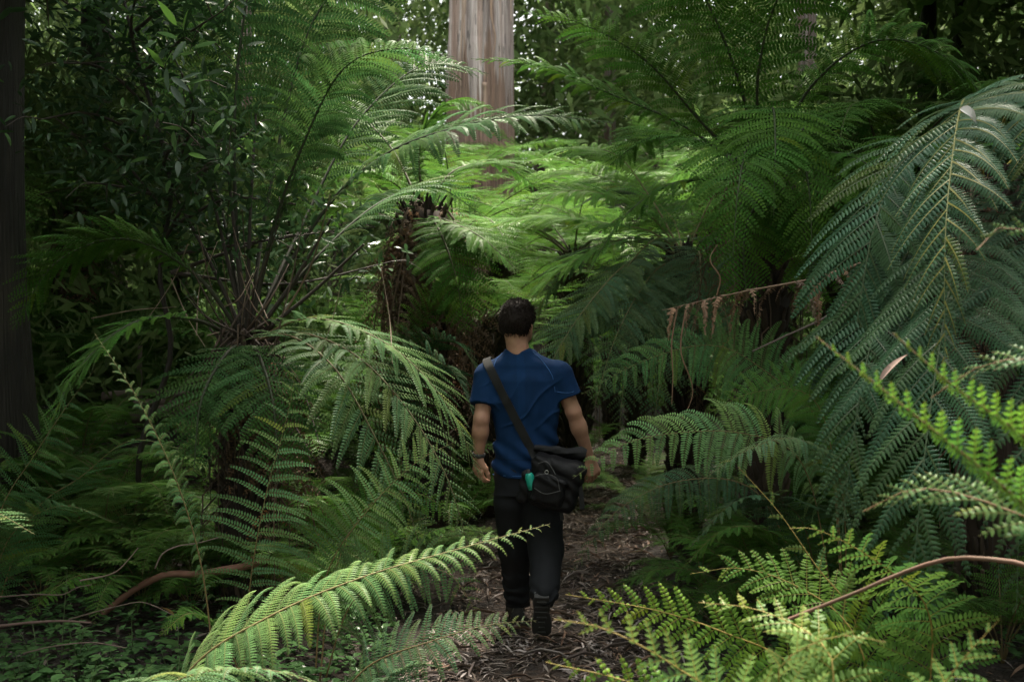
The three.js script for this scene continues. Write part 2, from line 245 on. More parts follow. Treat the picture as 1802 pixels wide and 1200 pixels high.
function trunkGeo(h, r0, r1, sides = 40, rows = 60, uvTop = 1) {
  const g = new THREE.CylinderGeometry(1, 1, h, sides, rows, true), P = g.attributes.position, U = g.attributes.uv, C = [];
  for (let k = 0; k < P.count; k++) {
    const y = P.getY(k) + h / 2, a = Math.atan2(P.getZ(k), P.getX(k)), q = y / h, flare = 1 + 0.7 * Math.exp(-y * 1.1), r = lerp(r0, r1, q) * flare * (1 + 0.09 * noise(Math.cos(a) * 3, Math.sin(a) * 3, y * 0.5) + 0.035 * noise(Math.cos(a) * 12, Math.sin(a) * 12, y * 1.5));
    P.setXYZ(k, Math.cos(a) * r + 0.1 * r0 * noise(y * 0.15, 3), y, Math.sin(a) * r); U.setY(k, q * uvTop); const t = 0.7 + 0.5 * Math.abs(noise(a * 4, y * 2)); { const m = 0.55 + 0.9 * Math.abs(noise(a * 7, y * 5, 3)) * Math.abs(noise(a * 2, y * 0.8, 8)) + (noise(a * 5 + 9, y * 3) > 0.35 ? 0.5 : 0); C.push(0.024 * t * m, 0.02 * t * m, 0.015 * t * m); };
  }
  g.setAttribute('color', new THREE.Float32BufferAttribute(C, 3)); g.computeVertexNormals(); return g;
}
const sprig = (n, r, l, w) => { const B = new Build(); for (let k = 0; k < n; k++) { const o = V(jit(r), jit(r), jit(r)), d = V(jit(1), jit(0.8) - 0.35, jit(1)).normalize(), s = V(jit(1), jit(1), jit(1)).cross(d).normalize(), c = shade([1, 1, 1], rr(0.65, 1.25)), L = l * rr(0.7, 1.2); const a = B.v(o, c), b = B.v(o.clone().addScaledVector(d, L * 0.45).addScaledVector(s, w), c), e = B.v(o.clone().addScaledVector(d, L), c), f = B.v(o.clone().addScaledVector(d, L * 0.45).addScaledVector(s, -w), c); B.t(a, b, f); B.t(b, e, f); } return B.geo(); };
const woodTones = [[0.06, 0.11, 0.03], [0.13, 0.18, 0.065]];
const sprigFine = sprig(26, 0.32, 0.13, 0.016), sprigWide = sprig(20, 0.5, 0.22, 0.035);
const crownMat = new THREE.MeshPhysicalMaterial({ name: 'tree_leaves', vertexColors: true, roughness: 1, specularIntensity: 0.12, transmission: 0.42, thickness: 0, side: THREE.DoubleSide, clearcoat: 0.04, clearcoatRoughness: 0.4 });
function crown(parent, c, rx, ry, count, tone, geo = sprigFine, scale = 1) {
  return scatter('crown', geo, crownMat, count, () => {
    let p; do p = V(jit(1), jit(1), jit(1)); while (p.lengthSq() > 1);
    const k = noise(p.x * 3 + c.x, p.y * 3, p.z * 3 + c.z); if (k < -0.22) return null;
    return [V(c.x + p.x * rx, c.y + p.y * ry, c.z + p.z * rx), quat(jit(3), jit(3), jit(3)), V(1, 1, 1).multiplyScalar(scale * rr(0.7, 1.4)), shade(tone, rr(0.7, 1.3))];
  }, '', '', parent);
}
function tree(name, label, x, z, h, r, o = {}) {
  const t = thing(name, label, 'tree', V(x, ground(x, z) - 0.1, z), o.group);
  mesh('trunk', trunkGeo(h, r, r * (o.taper ?? 0.55), 32, 50, o.uvTop ?? 1), o.mat ?? darkBark, t);
  if (o.crown) for (const c of o.crown) {
    const p = V(c[0], c[1], c[2]); const B = new Build(); tubeInto(B, curvePts([V(0, Math.min(h, c[1] - c[4] * 0.6), 0), V(c[0] * 0.5, c[1] - c[4] * 0.3, c[2] * 0.5), p], 8), r * 0.4, r * 0.1, [0.05, 0.035, 0.028], 7, 0.06); mesh('limb', B.geo(), darkBark, t);
    crown(t, p, c[3], c[4], c[5], o.tone ?? mixc(...woodTones, rnd()), o.sprig ?? sprigFine, o.scale ?? 1);
  }
  return t;
}
const giant = tree('eucalypt_tree', 'huge pale grey and pink barked eucalypt trunk rising over the ferns', (852 - 901) / FOCAL * 24, -24, 34, 0.86, { mat: barkMat, taper: 0.62, uvTop: 1.9, crown: [[-6, 29, -4, 4, 2.5, 300], [6, 33, -6, 5, 3, 300]], scale: 2.5 });
for (let k = 0; k < 12; k++) { const a = rr(0.2, 2.9), y = rr(6.5, 13), r = 0.8 - y * 0.008, l = rr(0.8, 2.6), B = new Build(), P = [0, 0.3, 0.6, 0.85, 1].map((q) => V(Math.cos(a + q * jit(0.1)) * (r + 0.02 + 0.14 * q * q), y - l * q, Math.sin(a) * (r + 0.02 + 0.14 * q * q))); tubeInto(B, curvePts(P, 12), rr(0.03, 0.07), 0.01, mixc([0.2, 0.13, 0.09], [0.34, 0.27, 0.23], rnd()), 5, 0.2); mesh('bark_ribbon', B.geo(), M.dead, giant); }
tree('dark_tree', 'dark rough tree trunk beside the leafy shrub', -2.99, -5.6, 9, 0.25, { taper: 0.8, crown: [[-1.2, 4.9, 0.3, 2.2, 1.2, 4200], [-1.5, 7.5, -2.4, 3, 1.6, 3600]], sprig: sprigWide });
tree('slender_dark_tree', 'slender dark trunk behind the big glossy tree fern, thicker of the two', 3.85, -9.2, 12, 0.1, { group: null, crown: [[0.4, 6.8, 0.8, 3, 1.8, 2400], [1.8, 9, 2, 3.2, 1.8, 2200]], sprig: sprigWide });
tree('slender_dark_tree', 'thin straight dark trunk behind the big glossy tree fern', 4.5, -10, 12, 0.07, { crown: [[1, 5.8, 1, 2.6, 2, 2200]], sprig: sprigWide });
tree('added_shade_tree', 'unseen broad-leaved tree added over the glossy tree fern for shade', 4.6, -4.6, 8, 0.18, { crown: [[0.2, 5.6, -1.8, 2.4, 1.3, 3600], [1.2, 6.6, 1.6, 2.4, 1.5, 2400]], sprig: sprigWide });  // shade trees here are added, mostly out of view, to darken both sides
tree('added_shade_tree', 'unseen leafy tree added over the leafy shrub and dark trunk for shade', -4.9, -7.4, 9, 0.16, { crown: [[1.1, 5.9, -0.6, 2.6, 1.3, 4000], [-0.6, 7, 2.6, 3, 1.6, 3600]], sprig: sprigWide });
tree('added_shade_tree', 'leafy tree added behind the leafy shrub for shade', -4.6, -11, 10, 0.18, { crown: [[0.6, 6.6, 0.4, 2.8, 1.5, 4000]], sprig: sprigWide });
tree('added_shade_tree', 'unseen leafy tree added to darken the shaded tree fern thicket', 4.9, -7.2, 10, 0.16, { crown: [[-1.4, 6.4, -0.2, 2.5, 1.4, 4000], [-2.2, 6.6, -1.6, 2.0, 1.2, 3000], [0.4, 7.4, -2, 3, 1.6, 3600]], sprig: sprigWide });
for (const [x, d, r, lab] of [[966, 38, 0.33, 'pinkish slender eucalypt trunk behind the bright fern glade'], [1052, 42, 0.42, 'tall grey eucalypt trunk standing furthest up the glade'], [1008, 52, 0.3, 'thin pale eucalypt trunk between two thicker ones'], [1075, 30, 0.2, 'thin brown trunk rising from the bright fern glade'], [432, 27, 0.2, 'slim tan trunk seen between the fern stalks'], [240, 33, 0.4, 'grey eucalypt trunk glimpsed behind the leafy shrub'], [1420, 28, 0.35, 'brown eucalypt trunk hidden in the dark fern thicket'], [690, 40, 0.5, 'broad grey eucalypt trunk behind the arching fronds']])
  tree('eucalypt_tree', lab, (x - 901) / FOCAL * d, -d, 26, r, { mat: barkMat, uvTop: 1.5, crown: [[jit(2), 20 + jit(3), jit(2), 4, 3.5, 320]], scale: 2.4 });
scatter('distant_forest', sprigWide, crownMat, 21000, () => {
  const a = jit(0.62), d = rr(26, 60), x = Math.sin(a) * d, y = Math.pow(rnd(), 1.25) * 19, z = -Math.cos(a) * d;
  if (noise(x * 0.22 + 5, y * 0.22, z * 0.22) < -0.28) return null;
  return [V(x, y + 0.3, z), quat(jit(3), jit(3), jit(3)), V(1, 1, 1).multiplyScalar(rr(1.3, 3)), shade(mixc(...woodTones, rnd()), rr(0.7, 1.3))];
}, 'hazy wall of eucalypt forest leaves beyond the glade', 'forest');

scatter('surrounding_forest', sprigWide, crownMat, 8500, () => {            // the wood goes on round and behind the viewer
  const a = rr(0.75, 5.53), d = rr(8, 19), x = Math.sin(a) * d, z = -5 - Math.cos(a) * d, y = Math.pow(rnd(), 0.9) * 15;
  if (noise(x * 0.3, y * 0.3, z * 0.3) < -0.3) return null;
  return [V(x, y + 0.2, z), quat(jit(3), jit(3), jit(3)), V(1, 1, 1).multiplyScalar(rr(1.2, 2.4)), shade(mixc(...woodTones, rnd()), rr(0.7, 1.3))];
}, 'dark leafy forest closing in round the track', 'forest');
// ---------------------------------------------------------------- tree ferns set out by what the photograph shows
const onGround = (x, d) => { const X = (x - 901) / FOCAL * d; return V(X, ground(X, -d), -d); };
function treeFern(name, label, x, y, d, o = {}) {       // crown seen at pixel x, y at depth d
  const c = px(x, y, d), t = thing(name, label, 'tree fern', V(c.x, ground(c.x, -d) - 0.05, -d), o.group); fernTrunk(t, c.y - t.position.y, o.r ?? 0.09, o.r2 ?? 0.12);
  const top = V(0, c.y - t.position.y, 0);
  for (let k = 0; k < (o.dead ?? 0); k++) putFrond(deadKinds[k % 4], t, rnd() * 6.283, rr(0.45, 1.2), jit(0.35), top.clone().add(V(0, -rr(-0.05, 0.35), 0)));
  return t;
}
// glossy blue-green tree fern hanging over the path
const G = { color: BLUE, mat: M.glossy, lod: 2, stalk: [0.3, 0.24, 0.05], stalkFade: 0.85, half: 0.5, pairs: 20, gap: 0.0165, ratio: 0.12, forward: 0.75, droop: 0.8, radius: 0.0075, fold: -0.6, fill: 0.86, sweep: 0.32, rib: 0.003 };
const RC = [1735, 330, 4.7], right = treeFern('glossy_tree_fern', 'glossy blue-green tree fern with yellow stalks hanging over the track', ...RC, { dead: 7 });
frond(right, [RC, [1715, 225, 4.25], [1697, 176, 3.75], [1678, 270, 3.35], [1664, 430, 3.1], [1664, 640, 3.0]], { ...G, stipe: 0.3, peak: 0.3, pairs: 24, n: [0, 0.6, -0.6] }, true);
frond(right, [RC, [1720, 330, 4.2], [1690, 420, 3.7], [1650, 640, 3.2], [1622, 860, 3.0], [1594, 1200, 2.95]], { ...G, stipe: 0.2, half: 0.56, pairs: 26, stalk: [0.06, 0.06, 0.02], n: [0, 0.6, -0.3] }, true);
frond(right, [RC, [1790, 300, 4.2], [1840, 400, 3.5], [1830, 620, 3.1], [1800, 820, 2.95], [1790, 1080, 2.95]], { ...G, stipe: 0.2, pairs: 24, stalk: [0.06, 0.06, 0.02], n: [0, 0.6, -0.3] }, true);
frond(right, [RC, [1690, 260, 4.5], [1610, 250, 4.2], [1545, 380, 3.95], [1510, 560, 3.85], [1480, 800, 3.8]], { ...G, lod: 1, stipe: 0.2, pairs: 26, stalk: [0.06, 0.06, 0.02] }, true);
frond(right, [RC, [1765, 220, 4.5], [1800, 160, 4.1], [1860, 240, 3.6], [1890, 420, 3.3]], { ...G, lod: 1, stipe: 0.2, pairs: 24 }, true);
frond(right, [RC, [1650, 380, 4.4], [1560, 520, 3.9], [1510, 720, 3.6], [1480, 960, 3.5]], { ...G, lod: 1, stipe: 0.2, pairs: 26, stalk: [0.06, 0.06, 0.02] }, true);
frond(right, [RC, [1830, 240, 4.9], [1950, 200, 5.2], [2050, 300, 5.4]], { ...G, lod: 1, color: GREEN });
frond(right, [RC, [1680, 260, 5.2], [1600, 260, 5.6], [1540, 380, 5.9]], { ...G, lod: 1, color: GREEN });

// tree fern with the fan of dark stalks
const left = treeFern('fan_tree_fern', 'tree fern with a fan of long dark stalks above a brown dead skirt', 435, 605, 5.25, { dead: 8 });
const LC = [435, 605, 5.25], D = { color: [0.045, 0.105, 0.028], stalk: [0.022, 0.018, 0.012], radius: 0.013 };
frond(left, [LC, [520, 585, 5.0], [625, 625, 4.8], [720, 725, 4.68], [790, 850, 4.6], [838, 1020, 4.6]], { ...D, color: [0.075, 0.135, 0.05], stipe: 0.1, half: 0.42, pairs: 30, ratio: 0.1, stalk: [0.1, 0.07, 0.03], radius: 0.007, mat: M.soft }, true);
frond(left, [LC, [505, 590, 4.9], [590, 650, 4.6], [665, 780, 4.5], [720, 900, 4.5], [760, 1060, 4.55]], { ...D, color: [0.065, 0.12, 0.045], stipe: 0.12, half: 0.4, pairs: 28, ratio: 0.1, stalk: [0.1, 0.07, 0.03], radius: 0.007, mat: M.soft }, true);
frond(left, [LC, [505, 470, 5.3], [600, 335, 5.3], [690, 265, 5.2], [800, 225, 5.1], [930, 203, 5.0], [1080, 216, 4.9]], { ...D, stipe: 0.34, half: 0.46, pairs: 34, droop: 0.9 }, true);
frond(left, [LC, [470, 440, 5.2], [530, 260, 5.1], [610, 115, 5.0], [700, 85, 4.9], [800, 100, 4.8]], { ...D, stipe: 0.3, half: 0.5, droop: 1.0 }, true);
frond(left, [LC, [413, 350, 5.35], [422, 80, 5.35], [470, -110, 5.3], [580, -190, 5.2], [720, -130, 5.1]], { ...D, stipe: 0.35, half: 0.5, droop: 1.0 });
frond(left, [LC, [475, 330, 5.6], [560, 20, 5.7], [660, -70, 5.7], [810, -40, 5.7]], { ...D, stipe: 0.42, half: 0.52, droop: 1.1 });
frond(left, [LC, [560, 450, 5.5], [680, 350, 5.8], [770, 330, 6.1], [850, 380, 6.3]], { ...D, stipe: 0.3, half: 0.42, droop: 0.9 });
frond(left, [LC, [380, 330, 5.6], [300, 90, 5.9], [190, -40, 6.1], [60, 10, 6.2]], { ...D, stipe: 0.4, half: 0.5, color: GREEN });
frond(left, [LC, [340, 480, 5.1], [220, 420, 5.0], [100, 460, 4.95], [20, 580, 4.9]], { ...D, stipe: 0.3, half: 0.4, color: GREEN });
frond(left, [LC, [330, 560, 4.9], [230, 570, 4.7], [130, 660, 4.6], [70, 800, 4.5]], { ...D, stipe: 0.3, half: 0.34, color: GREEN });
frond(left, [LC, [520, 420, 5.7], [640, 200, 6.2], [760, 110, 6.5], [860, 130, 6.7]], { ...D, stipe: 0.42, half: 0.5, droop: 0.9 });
for (const [x, y] of [[350, 250], [390, 180], [520, 300], [585, 380], [640, 430], [300, 330], [450, 200]]) tubeMesh('bare_stalk', [LC, [lerp(435, x, 0.5) + jit(10), lerp(605, y, 0.5), 5.3], [x, y, 5.3 + jit(0.2)]].map((p) => px(...p).sub(left.position)), 0.013, 0.006, [0.024, 0.018, 0.012], M.wood, left);

for (let k = 0; k < 46; k++) { const x = 435 + jit(150), y0 = rr(560, 640), up = rnd() < 0.35, x1 = 435 + jit(70), y1 = up ? rr(330, 520) : rr(700, 900); tubeMesh('dead_stalk', [px(x1, y0, 5.15 + jit(0.15)), px(lerp(x1, x, 0.6), (y0 + y1) / 2 + jit(25), 5.1 + jit(0.2)), px(x, y1, 5.1 + jit(0.25))].map((p) => p.sub(left.position)), rr(0.004, 0.008), 0.002, shade(mixc([0.03, 0.02, 0.014], [0.15, 0.1, 0.07], Math.pow(rnd(), 2.5)), 1), M.wood, left, 5, 0.1, 8); }
frond(left, [LC, [545, 560, 5.1], [680, 605, 5.0], [785, 710, 4.95], [850, 850, 4.95]], { ...D, color: [0.075, 0.145, 0.045], stipe: 0.12, half: 0.46, pairs: 32, ratio: 0.1, stalk: [0.1, 0.07, 0.03], radius: 0.007, mat: M.soft }, true);
frond(left, [LC, [400, 620, 4.95], [355, 700, 4.75], [340, 830, 4.7]], { ...D, stipe: 0.15, half: 0.36, ratio: 0.1 });
frond(left, [LC, [455, 625, 4.95], [480, 710, 4.75], [490, 850, 4.7]], { ...D, stipe: 0.15, half: 0.36, ratio: 0.1 });
// tree fern on the other side, its fronds reaching over the track
const far = treeFern('dark_tree_fern', 'shaded tree fern whose upper fronds reach across towards the big trunk', 1345, 330, 5.9, { dead: 6 });
const FC = [1345, 330, 5.9], H = { color: GREEN, stalk: [0.022, 0.018, 0.012], radius: 0.012, half: 0.44, droop: 0.9 };
frond(far, [FC, [1235, 215, 5.7], [1135, 105, 5.5], [1020, 40, 5.3], [915, 18, 5.2]], { ...H, stipe: 0.18, half: 0.4 }, true);
frond(far, [FC, [1210, 225, 5.95], [1075, 165, 6.0], [950, 115, 6.0], [828, 103, 6.0]], { ...H, stipe: 0.25, half: 0.34 }, true);
frond(far, [FC, [1290, 110, 5.6], [1210, -50, 5.4], [1090, -130, 5.2], [960, -110, 5.1]], { ...H, stipe: 0.25, half: 0.5 });
frond(far, [FC, [1335, 130, 5.5], [1380, -20, 5.2], [1470, -70, 4.9], [1580, 0, 4.7]], { ...H, stipe: 0.25 });
frond(far, [FC, [1430, 150, 5.6], [1550, 70, 5.3], [1680, 110, 5.1], [1780, 260, 5]], { ...H, stipe: 0.25 });
frond(far, [FC, [1450, 270, 5.4], [1540, 300, 5.1], [1600, 420, 5], [1620, 560, 5]], { ...H, stipe: 0.2 });
frond(far, [FC, [1270, 315, 5.8], [1180, 325, 5.7], [1100, 380, 5.65], [1040, 470, 5.6]], { ...H, stipe: 0.2, half: 0.3, droop: 1.3 }, true);
frond(far, [FC, [1335, 350, 5.55], [1310, 420, 5.3], [1315, 540, 5.2]], { ...H, stipe: 0.12, half: 0.36 });
frond(far, [FC, [1385, 345, 5.6], [1420, 430, 5.3], [1430, 560, 5.2]], { ...H, stipe: 0.12, half: 0.36 });
frond(far, [FC, [1335, 262, 5.5], [1318, 250, 5.1], [1300, 330, 4.85], [1290, 450, 4.8]], { ...H, stipe: 0.2, half: 0.42 });
frond(far, [FC, [1375, 255, 5.5], [1405, 250, 5.2], [1425, 340, 5.0], [1430, 470, 4.95]], { ...H, stipe: 0.2, half: 0.42 });
frond(far, [FC, [1350, 235, 5.6], [1360, 190, 5.3], [1365, 250, 4.95], [1362, 380, 4.85]], { ...H, stipe: 0.2, half: 0.42 });
frond(far, [FC, [1260, 260, 6.2], [1150, 240, 6.6], [1060, 300, 6.9]], { ...H, stipe: 0.25 });
frond(far, [FC, [1400, 240, 6.3], [1480, 200, 6.8], [1570, 260, 7.2]], { ...H, stipe: 0.25 });

// grey-green tree fern behind the walker
const mid = treeFern('drooping_tree_fern', 'grey-green tree fern drooping beside the track ahead of the walker', 1205, 455, 7.4, { dead: 5 });
const MC = [1205, 455, 7.4], Q = { color: [0.085, 0.15, 0.07], mat: M.soft, half: 0.42, stalk: [0.16, 0.14, 0.06], radius: 0.008, droop: 0.6, stipe: 0.1 };
for (const [pts, half] of [[[[1150, 410, 7.6], [1060, 392, 7.8], [940, 382, 8.0], [815, 412, 8.1]], 0.5], [[[1145, 360, 8.0], [1040, 306, 8.4], [950, 304, 8.7], [880, 335, 8.9]], 0.5], [[[1130, 425, 7.3], [1050, 440, 7.2], [965, 490, 7.2], [895, 570, 7.3]], 0.46], [[[1150, 385, 7.4], [1075, 345, 7.2], [985, 338, 7.1], [900, 372, 7.1]], 0.44], [[[1140, 340, 7.8], [1080, 270, 8.1], [1000, 262, 8.4], [930, 290, 8.6]], 0.5], [[[1260, 340, 7.6], [1320, 290, 7.9], [1400, 320, 8.2]], 0.46]]) frond(mid, [MC, ...pts], { color: [0.1, 0.22, 0.035], half, stalk: [0.1, 0.08, 0.03], radius: 0.009, droop: 0.8, stipe: 0.14 });
for (const pts of [[[1120, 455, 7.1], [1040, 530, 6.8], [970, 640, 6.7], [935, 760, 6.7]], [[1150, 480, 6.9], [1085, 590, 6.6], [1045, 720, 6.5]], [[1200, 500, 6.8], [1170, 610, 6.5], [1150, 760, 6.45]], [[1130, 420, 7.6], [1040, 440, 7.8], [960, 520, 7.9], [920, 620, 7.9]], [[1260, 500, 6.8], [1290, 620, 6.4], [1300, 740, 6.3]], [[1180, 380, 7.8], [1100, 330, 8.2], [1000, 370, 8.5]], [[1160, 420, 7.2], [1080, 500, 6.9], [1010, 600, 6.8], [980, 700, 6.75]], [[1230, 440, 7.0], [1230, 560, 6.6], [1215, 700, 6.5]], [[1180, 470, 7.0], [1120, 560, 6.7], [1100, 660, 6.6], [1090, 760, 6.6]], [[1270, 420, 7.0], [1340, 500, 6.6], [1360, 640, 6.4]]]) frond(mid, [MC, ...pts], Q);

// brown-skirted tree fern between the fan fern and the walker
const skirt = treeFern('skirted_tree_fern', 'tree fern trunk wrapped in a shaggy brown skirt of dead fronds', 745, 375, 7.2, { dead: 60, r: 0.14, r2: 0.16 });
const SC = [745, 375, 7.2];
for (const pts of [[[690, 320, 7.1], [610, 300, 6.9], [540, 360, 6.8]], [[800, 300, 7.4], [880, 290, 7.6], [960, 340, 7.8]], [[740, 250, 7.2], [790, 180, 7.1], [870, 190, 7]], [[680, 250, 7.5], [600, 190, 7.7], [520, 220, 7.9]], [[790, 390, 7.0], [850, 420, 6.8], [915, 480, 6.7]], [[770, 400, 6.9], [800, 480, 6.65], [820, 590, 6.6]]]) frond(skirt, [SC, ...pts], { color: GREEN, half: 0.4, stipe: 0.15 });

// bright ferns of the glade
for (const [x, y, d, n, lab] of [[1010, 455, 10.5, 13, 'bright green tree fern in the glade just beyond the walker'], [800, 440, 9.6, 12, 'bright green tree fern beside the shaggy brown skirt'], [1120, 380, 12.5, 13, 'bright green tree fern spreading below the tall grey trunk'], [905, 420, 14, 13, 'bright tree fern at the foot of the huge eucalypt'], [1240, 400, 14, 12, 'tree fern in the glade behind the shaded tree fern'], [700, 400, 13, 12, 'tree fern in the glade behind the brown skirt'], [1030, 350, 17, 12, 'tree fern at the far end of the glade'], [820, 330, 18, 12, 'tree fern growing behind the huge eucalypt trunk']]) {
  const t = treeFern('glade_tree_fern', lab, x, y, d, { group: 'tree ferns in the bright glade', dead: 2 }), top = V(0, px(x, y, d).y - t.position.y, 0), a0 = rnd() * 6;
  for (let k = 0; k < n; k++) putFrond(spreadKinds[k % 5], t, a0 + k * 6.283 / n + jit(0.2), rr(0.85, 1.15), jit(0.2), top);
}
const landmarks = [['the fan-stalked tree fern', 435, 5.25], ['the dark rough trunk', 10, 5.6], ['the leafy shrub', 250, 5.7], ['the stacked logs', 290, 6.9], ['the brown-skirted tree fern', 745, 7.2], ['the shaded tree fern', 1345, 5.9], ['the glossy tree fern', 1735, 4.7], ['the drooping grey-green tree fern', 1205, 7.4], ['the track bend', 1090, 10.5], ['the slender dark trunks', 1660, 9.4], ['the huge eucalypt', 852, 20], ['the brown hidden eucalypt', 1420, 16], ['the glimpsed grey eucalypt', 240, 18]].map(([n, x, d]) => [n, (x - 901) / FOCAL * d, -d]);
const beside = (x, z) => landmarks.reduce((a, b) => (Math.hypot(b[1] - x, b[2] - z) < Math.hypot(a[1] - x, a[2] - z) ? b : a)).slice(0, 3);
const by = (x, z) => { const [n, X, Z] = beside(x, z), dx = x - X, dz = z - Z, r = Math.hypot(dx, dz); return (r < 0.7 ? 'at the foot of ' : Math.abs(dz) > Math.abs(dx) ? (dz < 0 ? 'behind ' : 'in front of ') : Math.abs(x - pathX(z)) < Math.abs(X - pathX(z)) ? 'on the track side of ' : 'on the far side of ') + n; };
// thicket behind on both sides
let kk = 0;
for (const [x, y, d] of [[120, 380, 9], [-60, 430, 7.6], [300, 330, 10], [520, 350, 11], [200, 300, 14], [60, 320, 16], [420, 300, 17], [1480, 330, 9], [1660, 300, 8], [1560, 380, 7.2], [1380, 350, 11], [1780, 330, 10], [1500, 250, 14], [1680, 260, 15], [1320, 300, 17], [590, 280, 19], [1150, 290, 22], [950, 300, 23], [700, 280, 24], [330, 270, 22], [1400, 270, 21]]) {
  const t = treeFern('thicket_tree_fern', (d > 12 ? 'spreading' : 'upright') + ' thicket tree fern ' + by((x - 901) / FOCAL * d, -d), x, y, d, { group: 'tree ferns filling the thicket', dead: 2 }), top = V(0, px(x, y, d).y - t.position.y, 0), a0 = rnd() * 6;
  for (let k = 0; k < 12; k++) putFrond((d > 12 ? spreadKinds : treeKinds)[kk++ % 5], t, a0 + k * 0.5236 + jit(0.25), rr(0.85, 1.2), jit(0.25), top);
}
for (const [x, y, d, sc, lab] of [[890, 575, 9.2, 0.85, 'low bright tree fern directly ahead of the walker'], [1075, 545, 15.5, 0.9, 'low bright tree fern at the bend of the track'], [845, 590, 8.6, 0.8, 'low tree fern crowding the track beside the brown skirt'], [1215, 560, 10.2, 0.95, 'low bright tree fern behind the drooping grey-green one'], [985, 520, 12, 1, 'bright low tree fern closing off the track'], [1000, 470, 13.5, 1, 'bright fern crown standing above the track bend'], [760, 560, 10.5, 0.9, 'low bright fern behind the brown skirt'], [880, 470, 11.5, 1, 'bright fern crown before the huge eucalypt']]) {
  const t = treeFern('low_tree_fern', lab, x, y, d, { group: 'tree ferns in the bright glade' }), top = V(0, px(x, y, d).y - t.position.y, 0), a0 = rnd() * 6;
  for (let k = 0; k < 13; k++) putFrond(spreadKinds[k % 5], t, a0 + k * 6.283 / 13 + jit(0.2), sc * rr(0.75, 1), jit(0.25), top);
}
const clump = (kinds, n, tilt) => { const list = []; for (let j = 0; j < n; j++) { const g = kinds[j % kinds.length].leaf.clone(); g.applyMatrix4(new THREE.Matrix4().compose(V(0, 0, 0), new THREE.Quaternion().setFromEuler(new THREE.Euler(0, j * 6.283 / n + jit(0.3), jit(tilt), 'YXZ')), V(1, 1, 1).multiplyScalar(rr(0.8, 1.1)))); list.push(g); } return mergeGeometries(list); };
const undergrowth = (name, geo, mat, n, d0, d1, s0, s1, tone, label) => scatter(name, geo, mat, n, () => {
  const d = lerp(d0, d1, Math.pow(rnd(), 0.8)), x = jit(0.56) * d, off = Math.abs(x - pathX(-d)) - pathHalf(-d); if (d < 15 && off < 1) return null; if (d < 7.5 && x < 0.2 && x > -1.1) return null;
  return [V(x, ground(x, -d) - 0.05 + (s1 > 1.1 ? rr(0, 0.5) : 0), -d), quat(jit(0.1), rnd() * 6.283, jit(0.1)), V(1, 1, 1).multiplyScalar(rr(s0, s1)), shade(tone, rr(0.7, 1.2))];
}, label, 'undergrowth');
undergrowth('fern_undergrowth', clump(groundKinds, 7, 0.25), M.frond, 420, 6.2, 20, 0.8, 1.5, [0.9, 0.9, 0.9], 'dense mass of dark low ferns behind the tree ferns');
undergrowth('glade_undergrowth', clump(spreadKinds, 7, 0.3), M.frond, 150, 11, 28, 0.7, 1.3, [1, 1, 1], 'mass of bright fern fronds carpeting the glade');
for (const [sg, n] of [[-1, 2600], [1, 2600]]) scatter('thicket_foliage', sprigFine, crownMat, n, () => {
  const d = rr(6.8, 17), x = sg * lerp(0.16, 0.58, Math.pow(rnd(), 0.7)) * d + (sg > 0 ? 0.5 : 0), y = rr(0.1, 4.6) * (0.5 + d / 24); if (noise(x * 0.9, y * 0.9, d * 0.9) < -0.05) return null;
  return [V(x, y, -d), quat(jit(3), jit(3), jit(3)), V(1, 1, 1).multiplyScalar(rr(0.7, 1.5)), shade(mixc(...woodTones, rnd()), rr(0.7, 1.3))];
}, sg < 0 ? 'dark tangle of small leaves behind the fan fern' : 'dark tangle of small leaves behind the shaded tree fern', 'thicket');
// low ferns filling the banks
let low = 0;
for (let k = 0; k < 700 && low < 104; k++) {
  const z = -rr(3.9, 12), x = rr(-5, 6), off = Math.abs(x - pathX(z)) - pathHalf(z); if (off < (x > pathX(z) ? 0.85 : 0.5) || Math.abs(x) > -z * 0.62 + 0.3) continue;
  if (x < 0.2 && x > -1.15 && -z < 5.6) continue; if (x < 0 && -z < 5.3) continue; low++;
  const s = rr(0.6, 1), pale = rnd() < 0.45, t = thing('low_fern', (s > 0.8 ? 'knee-high ' : 'ankle-high ') + (pale ? 'pale' : 'dark') + ' green fern growing ' + by(x, z), 'fern', V(x, ground(x, z) - 0.02, z), 'low ferns on the banks');
  const n = 5 + Math.floor(rnd() * 3), a0 = rnd() * 6; for (let j = 0; j < n; j++) putFrond((pale ? groundKindsPale : groundKinds)[(k + j) % 4], t, a0 + j * 6.283 / n + jit(0.4), s * rr(0.75, 1.1), jit(0.3));
}

